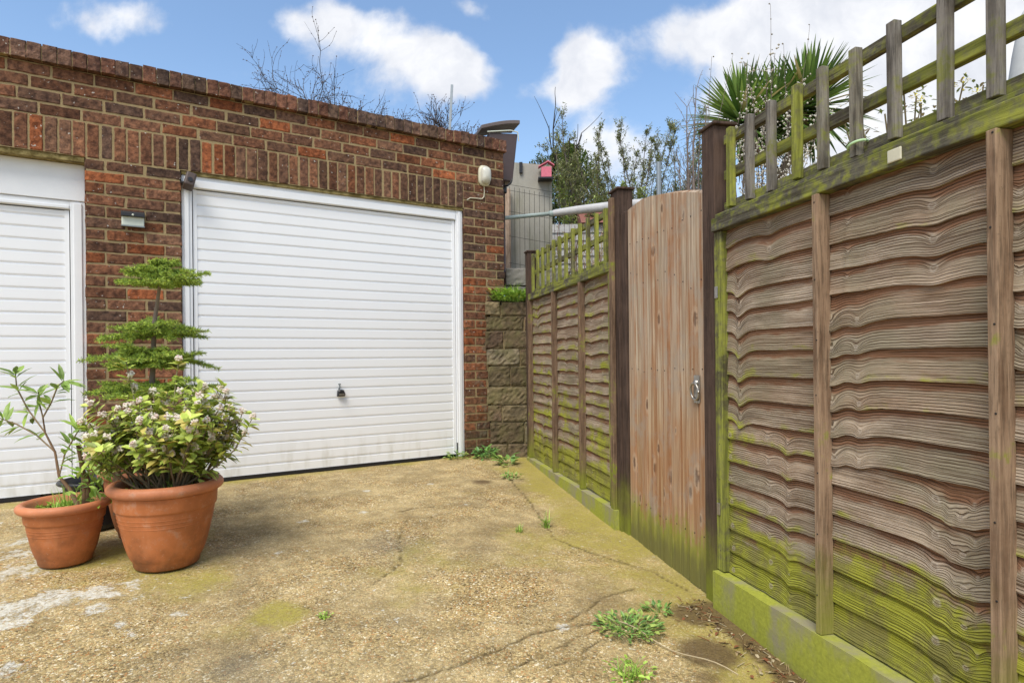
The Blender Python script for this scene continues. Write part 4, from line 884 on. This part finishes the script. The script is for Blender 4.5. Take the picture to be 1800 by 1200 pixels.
# ------------------------------------------------------------------ behind the wall
def bough(st, tips, p, d_, L, rad, depth, wob=.22, up=.02, split=3, ang=.9, c=(.10, .085, .08), n=5, shrink=.62):
    P = curve_pts(p, d_, L, n, wob, 0, up); st.tube(P, [max(.0016, rad * (1 - .55 * k / n)) for k in range(n + 1)], 4 if depth < 3 else 6, c, cap=False); tips.extend([(q, (P[-1] - P[-2]).normalized()) for q in P[2:]])
    if depth <= 0: return
    for k in range(split):
        i = random.randint(1, n); q = P[i]; dd = (P[i] - P[i - 1]).normalized() + Vector((rnd(-ang, ang), rnd(-ang, ang), rnd(-ang * .6, ang * .8)))
        bough(st, tips, q, dd, L * shrink * rnd(.7, 1.2), rad * .55, depth - 1, wob, up, split, ang, c, n, shrink)
def bare_bush():
    g = (-1.6, 9.0); r_ = thing('bare_shrub', 'leafless twiggy shrub rising behind the garage roof', 'shrub', (-1.68, 8.8, 2.22)); st = MB(); tips = []; lf = MB()
    TL = [(-1.15, 0, .95, 1.35, -.04, 3)] + [(-1.35 + 2.75 * i_ / 25 + rnd(-.05, .05), rnd(-.2, .2), 1.0 - .022 * i_ + rnd(-.1, .1), rnd(.8, 1.05), rnd(-.25, .25), 3) for i_ in range(26)]
    for (x, y, z, L, dx_, k) in TL:
        bough(st, tips, (x, y, z), (dx_, 0, 1), L * .9, .016, k, .26, .0, 6, 1.1, (.075, .062, .06))
    for q, d_ in tips:
        if random.random() < .5: sphere_blob(lf, q, rnd(.005, .011), (.12, .085, .08))
    for k in range(170): q = Vector((.42 + random.gauss(0, .16), rnd(-.3, .1), 1.42 + random.gauss(0, .07))); lf.leaf(q, Vector((rnd(-1, 1), rnd(-1, 1), rnd(-.5, 1))), Vector((0, 0, 1)), rnd(.03, .06), rnd(.015, .03), random.choice([(.40, .42, .12), (.50, .50, .20), (.28, .30, .08)]), .2)
    st.build('branches', 'bark', r_); lf.build('buds', 'leaf', r_)
bare_bush()
o = MB().box(-.014, .014, -.014, .014, 0, 2.15).build('rod', 'grey_metal'); o.location = (-.83, 7.5, 2.05); o.rotation_euler = (0, R(3.5), 0); o.name = 'metal_rod'; tag(o, 'thin grey metal rod sticking up behind the bare shrub and garage roof', 'rod')
o = MB().tube([(0, 0, 0), (0, 0, 2.3)], .035, 10).build('metal_pole', 'grey_metal'); o.location = (2.176, 9, 1.4); tag(o, 'short grey pole standing among the thin leafed trees above the gate', 'pole')
# brown hopper and downpipe
hp = thing('rainwater_hopper', 'dark brown plastic rainwater hopper and downpipe behind the brick corner', 'drainpipe', (-.05, 5.92, 0), R(18))
mb = MB(); V = [(-.18, -.07, 2.56), (.055, -.07, 2.54), (.055, .10, 2.54), (-.18, .1, 2.56), (-.18, -.09, 2.985), (.105, -.09, 3.0), (.105, .13, 3.0), (-.18, .13, 2.985)]
mb.add(V, [(0, 3, 2, 1), (4, 5, 6, 7), (0, 1, 5, 4), (1, 2, 6, 5), (2, 3, 7, 6), (3, 0, 4, 7)]); mb.build('body', 'brown_plastic', hp, bevel=.012)
mb = MB(); V = []
for k in range(9): q = k / 8; x = -.26 + .38 * q; z = 3.005 + .085 * math.sin(q * 1.45); V += [(x, -.11, z), (x, .15, z), (x, .15, z + .035), (x, -.11, z + .035)]
F = [(4 * k + a, 4 * k + b, 4 * k + 4 + b, 4 * k + 4 + a) for k in range(8) for a, b in ((0, 1), (1, 2), (2, 3), (3, 0))] + [(32, 33, 34, 35), (3, 2, 1, 0)]
mb.add(V, F); mb.build('lid', 'brown_trim', hp, bevel=.004)
MB().tube([(-.2, -.10, 2.985), (.03, -.10, 3.02), (.10, -.10, 3.01), (.112, -.09, 2.93)], .006, 8).build('cable', 'frosted_lens', hp)
MB().tube([(-.035, 0, 2.545), (-.035, 0, 1.5)], .032, 14).build('downpipe', 'brown_plastic', hp, smooth=True)
MB().lathe([(.036, 0), (.05, .01), (.05, .075), (.036, .08)], 18, (-.035, 0, 2.44)).build('pipe_collar', 'black_plastic', hp)
MB().tube([(-.03, -.06, 2.50), (.0, -.08, 2.50), (.035, -.07, 2.53), (.05, -.06, 2.58)], .010, 8).build('bracket', 'black_plastic', hp)
MB().box(-.06, .0, .11, .17, 3.06, 3.14).build('cap_block', 'grey_metal', hp, bevel=.006)
# concrete shed wall with mesh
sh = thing('concrete_shed', 'weathered grey green concrete slab shed wall behind the wire mesh', 'shed', (.0, 6.7, 1.5))
MB().add([(-.06, 0, 0), (.455, 0, 0), (.455, 0, 1.455), (-.06, 0, 1.50), (-.06, .9, 0), (.455, .9, 0), (.455, .9, 1.455), (-.06, .9, 1.50)], [(0, 3, 2, 1), (4, 5, 6, 7), (0, 1, 5, 4), (1, 2, 6, 5), (2, 3, 7, 6), (3, 0, 4, 7)][1:] + [(0, 1, 2, 3)]).build('wall_slab', 'shed_concrete', sh)
MB().box(-.065, .0, -.10, -.02, 0, 1.18).build('corner_stud', 'pale_stud', sh, bevel=.003)
MB().box(.10, .135, -.03, -.003, 1.37, 1.485).build('clip', 'black_plastic', sh)
MB().box(.30, .46, -.14, -.005, 1.275, 1.29).build('shelf', 'black_plastic', sh)
bb = thing('bird_box', 'small pink bird house on a shelf at the top corner of the concrete wall', 'bird box', (.388, 6.62, 2.792))
MB().box(-.055, .055, -.05, .05, 0, .11).build('body', 'pink_paint', bb, bevel=.004)
MB().add([(-.085, -.06, .115), (.02, -.06, .175), (.085, -.06, .13), (.085, .06, .13), (.02, .06, .175), (-.085, .06, .115), (-.085, -.06, .105), (.02, -.06, .163), (.085, -.06, .118)], [(0, 1, 4, 5), (1, 2, 3, 4), (6, 7, 1, 0), (7, 8, 2, 1)]).build('roof', 'petal_pink' if False else 'pink_paint', bb)
mf = thing('wire_mesh_fence', 'thin dark welded wire mesh in front of the concrete shed wall', 'fence', (.0, 6.45, 1.5)); mb = MB()
for k in range(13): x = -.01 + .052 * k; mb.tube([(x, 0, 0), (x + .002, 0, 1.16 - .20 * max(0, x) + .0)], .0022, 4)
for z in (.10, .34, .62, .88, 1.10, 1.16): mb.tube([(-.02, -.004, z + .02), (.64, -.004, z - .10)], .0022, 4)
mb.build('mesh', 'mesh_wire', mf)
for k in range(2): pass
um = thing('rotary_dryer', 'folded rotary clothes line lying level, green grey pole and pale sleeve', 'clothes dryer', (-.064, 5.95, 2.215), 0)
MB().tube([(0, 0, 0), (.25, .0, .022), (.46, .0, .040)], .019, 12).build('pole', 'green_grey_pipe', um, smooth=True)
MB().lathe([(.026, 0), (.030, .005), (.030, .03), (.026, .035)], 14).build('collar', 'green_grey_pipe', um).matrix_local = Matrix.Translation((.44, 0, .037)) @ Matrix.Rotation(R(88), 4, 'Y')
mb = MB(); P = [(.46, 0, .04), (.50, 0, .045), (.7, 0, .07), (1.0, 0, .10), (1.35, 0, .125), (1.7, 0, .155), (1.98, 0, .175)]; mb.tube(P, [.024, .034, .040, .046, .05, .045, .03], 14); mb.build('sleeve', 'white_sleeve', um, smooth=True)
# background trees
def evergreen():
    r_ = thing('evergreen_tree', 'dark dense evergreen tree behind the concrete shed wall', 'tree', (1.2, 12.6, 1.75)); st = MB(); tips = []; lf = MB()
    for a in (-.25, -.05, .2, .45, -.5): bough(st, tips, (a * .4, 0, 0), (a, 0, 1), 2.0, .05, 3, .12, .05, 3, .7, (.06, .05, .04))
    cl = [(-.10, 1.0, .75, .62), (-.1, 2.35, .50, .5), (-.05, 3.0, .32, .45), (-.45, 2.5, .38, .5), (.3, 2.6, .38, .5), (-.55, 1.9, .35, .5), (.45, 1.9, .45, .5), (0, 1.7, .6, .5), (.05, 3.3, .2, .2), (.65, 1.5, .4, .5), (-.25, 3.1, .2, .2), (-.6, 2.75, .2, .2), (.1, 2.9, .5, .3)]
    for x, z, rx, ry in cl:
        n = int(2600 * rx)
        for k in range(n):
            v = Vector((random.gauss(0, 1), random.gauss(0, 1), random.gauss(0, 1))).normalized() * (random.random() ** .4); q = Vector((x + v.x * rx, v.y * ry, z + v.z * rx * .8))
            if n3(q.x * 5, q.y * 5, q.z * 5) > .24: continue
            lf.leaf(q, Vector((v.x, v.y, v.z + rnd(-.3, 1.))) + Vector((rnd(-.5, .5), rnd(-.5, .5), 0)), Vector((0, 0, 1)), rnd(.05, .11), rnd(.025, .045), gcol([(.035, .065, .018), (.055, .09, .025), (.09, .13, .03), (.14, .17, .04)], .25), .2)
    for k in range(26):
        x = rnd(-.75, .6); z = 2.85 + .35 * math.cos(x * 1.8) + rnd(-.1, .15); P = curve_pts((x, 0, z - .35), (rnd(-.2, .2), 0, 1), .45, 4, .1); st.tube(P, .006, 4, (.06, .05, .03))
        for q in P[1:]:
            for j in range(9): lf.leaf(q + Vector((rnd(-.03, .03), rnd(-.03, .03), rnd(-.05, .05))), Vector((rnd(-1, 1), rnd(-1, 1), rnd(0, 1))), Vector((0, 0, 1)), rnd(.05, .09), .03, gcol([(.05, .08, .02), (.12, .15, .04)]), .2)
    st.build('trunk', 'bark', r_); lf.build('crown', 'leaf', r_)
evergreen()
def loose(name, label, loc, stems, H, spread, leafn, cols, seed, bend=.05, barkc=(.16, .13, .12), lsize=(.04, .075), side=3):
    random.seed(seed); r_ = thing(name, label, 'tree', loc); st = MB(); lf = MB(); tips = []
    for k in range(stems):
        x = rnd(-spread, spread); P = curve_pts((x * .5, rnd(-.3, .3), 0), (x * .35 + rnd(-.1, .1), rnd(-.05, .05), 1), H * rnd(.55, 1.05), 12, bend, 0, .01); st.tube(P, [.018 * (1 - .85 * i / 12) + .002 for i in range(13)], 5, barkc, cap=False)
        for i in range(4, 13):
            for j in range(side):
                P2 = curve_pts(P[i], (P[i] - P[i - 1]).normalized() + Vector((rnd(-.8, .8), rnd(-.5, .5), rnd(-.1, .5))), rnd(.12, .6) * (1.25 - i / 14), 5, .15, 0, .04); st.tube(P2, [.004, .0035, .003, .0028, .0025, .002], 4, barkc, cap=False); tips += [(q, Vector((rnd(-1, 1), rnd(-1, 1), rnd(-.2, 1)))) for q in P2[1:]]
    for q, d_ in tips:
        for j in range(leafn): 
            if random.random() < .75: lf.leaf(q + Vector((rnd(-.03, .03), rnd(-.03, .03), rnd(-.04, .04))), d_ + Vector((rnd(-.6, .6), rnd(-.6, .6), rnd(-.4, .6))), Vector((rnd(-.4, .4), rnd(-.4, .4), 1)), rnd(*lsize), rnd(lsize[0] * .4, lsize[0] * .6), gcol(cols, .25), .2)
    st.build('trunk', 'bark', r_); lf.build('crown', 'leaf', r_)
loose('leafy_tree', 'thin leafed grey green tree with upright twigs above the gate top', (2.0, 10.2, 1.5), 58, 3.2, 1.0, 8, [(.13, .15, .06), (.18, .20, .08), (.26, .26, .14), (.09, .10, .05)], 5, .12, lsize=(.03, .05), side=4)
loose('leafy_tree', 'low pale green sapling between the dark evergreen and the gate', (1.45, 9.8, 1.5), 26, 2.0, .55, 6, [(.14, .19, .05), (.20, .25, .08), (.18, .19, .07)], 9, .12, side=4)
loose('sapling', 'tall nearly bare sapling just left of the dark gate post', (1.95, 6.6, 1.4), 7, 2.35, .18, 1, [(.30, .27, .24), (.42, .38, .34)], 14, .04, (.20, .16, .15), (.015, .03), 2)
random.seed(21)
def cordyline():
    r_ = thing('cordyline_palm', 'spiky green cordyline palm with two heads behind the near trellis', 'palm tree', (2.88, 6.5, .9)); tr_ = MB()
    tr_.tube([(0, 0, 0), (.01, 0, .9), (.0, 0, 1.5), (-.02, 0, 1.85)], [.075, .07, .062, .06], 12, (.22, .17, .12)); tr_.tube([(-.02, 0, 1.85), (.12, 0, 2.15), (.25, 0, 2.52)], [.055, .05, .045], 10, (.22, .17, .12)); tr_.tube([(-.02, 0, 1.85), (-.2, 0, 2.05), (-.38, 0, 2.33)], [.05, .045, .04], 10, (.22, .17, .12)); tr_.build('trunk', 'bark', r_, smooth=True)
    for cx, cz, rad, n in ((.27, 2.55, .64, 330), (-.42, 2.40, .62, 300), (-.08, 2.50, .56, 260)):
        mb = MB()
        for k in range(n):
            a = rnd(0, 6.28); el = rnd(-.75, 1.45); L = rad * rnd(.8, 1.15); d_ = Vector((math.cos(a) * math.cos(el), math.sin(a) * math.cos(el), math.sin(el))); c = gcol([(.06, .11, .025), (.10, .16, .035), (.16, .23, .055), (.07, .11, .03)], .25)
            if random.random() < .05: c = (.30, .24, .12)
            p = Vector((cx, 0, cz)) + d_ * .03; sdv = d_.cross(Vector((0, 0, 1))); sdv = sdv.normalized() if sdv.length > .05 else Vector((1, 0, 0)); V = []
            for i in range(6):
                q = i / 5; ww = .021 * (math.sin(min(1, q * 1.4 + .25) * math.pi * .5)) * (1 - q ** 3) + .0008; cc = p + d_ * L * q + Vector((0, 0, -.18 * L * q * q * math.cos(el)))
                up = sdv.cross(d_); V += [cc - sdv * ww + up * .004, cc + sdv * ww + up * .004]
            mb.add(V, [(2 * i, 2 * i + 1, 2 * i + 3, 2 * i + 2) for i in range(5)], c)
        mb.build('leaf_head', 'leaf', r_)
cordyline()
def blossom():
    r_ = thing('blossom_shrub', 'arching shrub with tiny white blossoms in front of the palm', 'shrub', (2.05, 5.4, 1.5)); st = MB(); fw = MB(); tips = []
    for k in range(26):
        x = rnd(-.25, .6); P = curve_pts((x * .6 + .1, rnd(-.1, .1), 0), (x * .35, 0, 1), rnd(1.1, 1.95), 14, .09, 0, -.015 if k % 2 else .01); st.tube(P, [.006 * (1 - .7 * i / 14) for i in range(15)], 4, (.13, .10, .09), cap=False)
        tall = k % 5 == 0
        for i in range(5, 15):
            for j in range(2 if tall else 5):
                q = P[i] + Vector((rnd(-.05, .05), rnd(-.05, .05), rnd(-.06, .06))); sphere_blob(fw, q, rnd(.007, .015) * (.6 if tall else 1), random.choice([(.72, .68, .62), (.80, .77, .72), (.55, .50, .42)]))
            if i % 2 == 0: P2 = curve_pts(P[i], Vector((rnd(-1, 1), rnd(-1, 1), rnd(-.3, .6))), rnd(.08, .2), 4, .2); st.tube(P2, .002, 4, (.14, .11, .09), cap=False); [sphere_blob(fw, q, rnd(.005, .010), (.75, .71, .65)) for q in P2]
    for x, hgt in ((-.42, 1.95), (-.36, 2.0), (-.05, 1.85), (.0, 1.75), (.26, 2.45), (.33, 2.2), (.42, 2.15)):
        P = curve_pts((x, 0, 0), (.02, 0, 1), hgt, 18, .03); st.tube(P, [.005 * (1 - .75 * i / 18) for i in range(19)], 4, (.17, .14, .12), cap=False)
        for q in P[8:]: sphere_blob(fw, q + Vector((rnd(-.015, .015), 0, 0)), rnd(.005, .010), (.36, .32, .27))
    st.build('stems', 'bark', r_); fw.build('blossom', 'petal', r_)
blossom()
def yellow():
    r_ = thing('yellow_flowered_shrub', 'leafy shrub with yellow flowers showing through the near trellis', 'shrub', (2.45, 3.95, 1.22)); st = MB(); lf = MB(); fw = MB()
    for k in range(34):
        x = rnd(-.35, .80); H = rnd(.95, 1.30) + .22 * x * (x > 0); P = curve_pts((x * .6, rnd(-.1, .1), 0), (x * .3, 0, 1), H, 10, .08); st.tube(P, .005, 4, (.15, .12, .07), cap=False)
        for q in P[4:]:
            for j in range(7): lf.leaf(q + Vector((rnd(-.05, .05), rnd(-.05, .05), rnd(-.05, .05))), Vector((rnd(-1, 1), rnd(-1, 1), rnd(-.3, 1))), Vector((0, 0, 1)), rnd(.03, .055), rnd(.014, .022), gcol([(.10, .13, .05), (.15, .18, .07), (.20, .16, .09)], .25), .2)
        if k % 2 == 0:
            fw = MB()
            for j in range(26): v = Vector((random.gauss(0, 1), random.gauss(0, 1), random.gauss(0, 1))) * .016; fw.leaf(P[-1] + v, v + Vector((0, 0, .01)), Vector((0, 0, 1)), .014, .010, random.choice([(.75, .60, .06), (.80, .70, .12), (.62, .55, .10)]), .1)
            fw.build('flower_cluster', 'petal', r_)
    st.build('stems', 'bark', r_); lf.build('foliage', 'leaf', r_)
yellow()
def low_green():
    for nm, lb, loc, sx_, n, pal, hh in (('garden_shrub', 'low green shrub seen low through the trellis beside the dark gate post', (1.55, 3.6, 1.0), .5, 900, [(.14, .20, .05), (.22, .28, .08), (.30, .30, .12)], .62),):
        r_ = thing(nm, lb, 'shrub', loc); st = MB(); lf = MB()
        for k in range(12): P = curve_pts((rnd(-sx_, sx_) * .5, 0, -.9), (rnd(-.2, .2), 0, 1), .9 + hh * .9, 6, .08); st.tube(P, .005, 4, (.12, .1, .07))
        for k in range(n): lf.leaf(Vector((random.gauss(0, sx_ * .5), rnd(-.3, .3), rnd(-.5, hh) - .0)), Vector((rnd(-1, 1), rnd(-1, 1), rnd(-.3, 1))), Vector((0, 0, 1)), rnd(.025, .05), rnd(.012, .02), gcol(pal, .25), .2)
        st.build('stems', 'bark', r_); lf.build('foliage', 'leaf', r_)
low_green()
# dry stems + white garden wall behind the far trellis
def dry():
    r_ = thing('dry_shrub', 'pale dead stems and reddish leaves tangled behind the far trellis', 'shrub', (.95, 6.9, 1.45)); st = MB(); lf = MB()
    for k in range(170): P = curve_pts((rnd(-.45, .75), rnd(-.2, .2), 0), (rnd(-.5, .5), 0, 1), rnd(.4, 1.0), 6, .2); st.tube(P, .0035, 4, random.choice([(.45, .38, .28), (.30, .22, .16), (.20, .10, .08)]), cap=False)
    for k in range(700): lf.leaf(Vector((rnd(-.45, .8), rnd(-.25, .2), rnd(.0, .95) ** 1.2)), Vector((rnd(-1, 1), rnd(-1, 1), rnd(-.6, .8))), Vector((0, 0, 1)), rnd(.02, .045), rnd(.010, .018), gcol([(.40, .34, .22), (.30, .12, .09), (.22, .24, .08), (.45, .42, .32)], .25), .2)
    st.build('stems', 'bark', r_); lf.build('foliage', 'leaf', r_)
dry()
ww = thing('garden_wall', 'white painted slatted garden wall far behind the far trellis', 'wall', (1.15, 9.2, 1.45))
MB().box(-.55, .75, 0, .08, 0, 1.40).build('wall', 'white_wall', ww); mb = MB()
for k in range(9): mb.box(-.55, .75, -.02, -.002, .35 + k * .115, .41 + k * .115)
mb.build('slat', 'white_wall', ww)
MB().add([(-.1, -.1, 1.40), (.75, -.1, 1.40), (.75, .5, 1.75), (-.1, .5, 1.75), (-.1, .5, 1.40), (.75, .5, 1.40)], [(0, 1, 2, 3), (0, 3, 4), (1, 5, 2), (3, 2, 5, 4)]).build('roof', 'roof_red', ww)
pc = thing('covered_parasol', 'grey covered parasol top at the right edge beyond the trellis', 'parasol', (3.36, 4.0, -.1))
MB().lathe([(.10, 1.75), (.14, 2.0), (.12, 2.5), (.07, 2.9), (.028, 3.15), (.0, 3.2)], 20).build('cover', 'grey_cover', pc, smooth=True); MB().tube([(0, 0, 0), (0, 0, 1.8)], .022, 12).build('pole', 'grey_metal', pc)
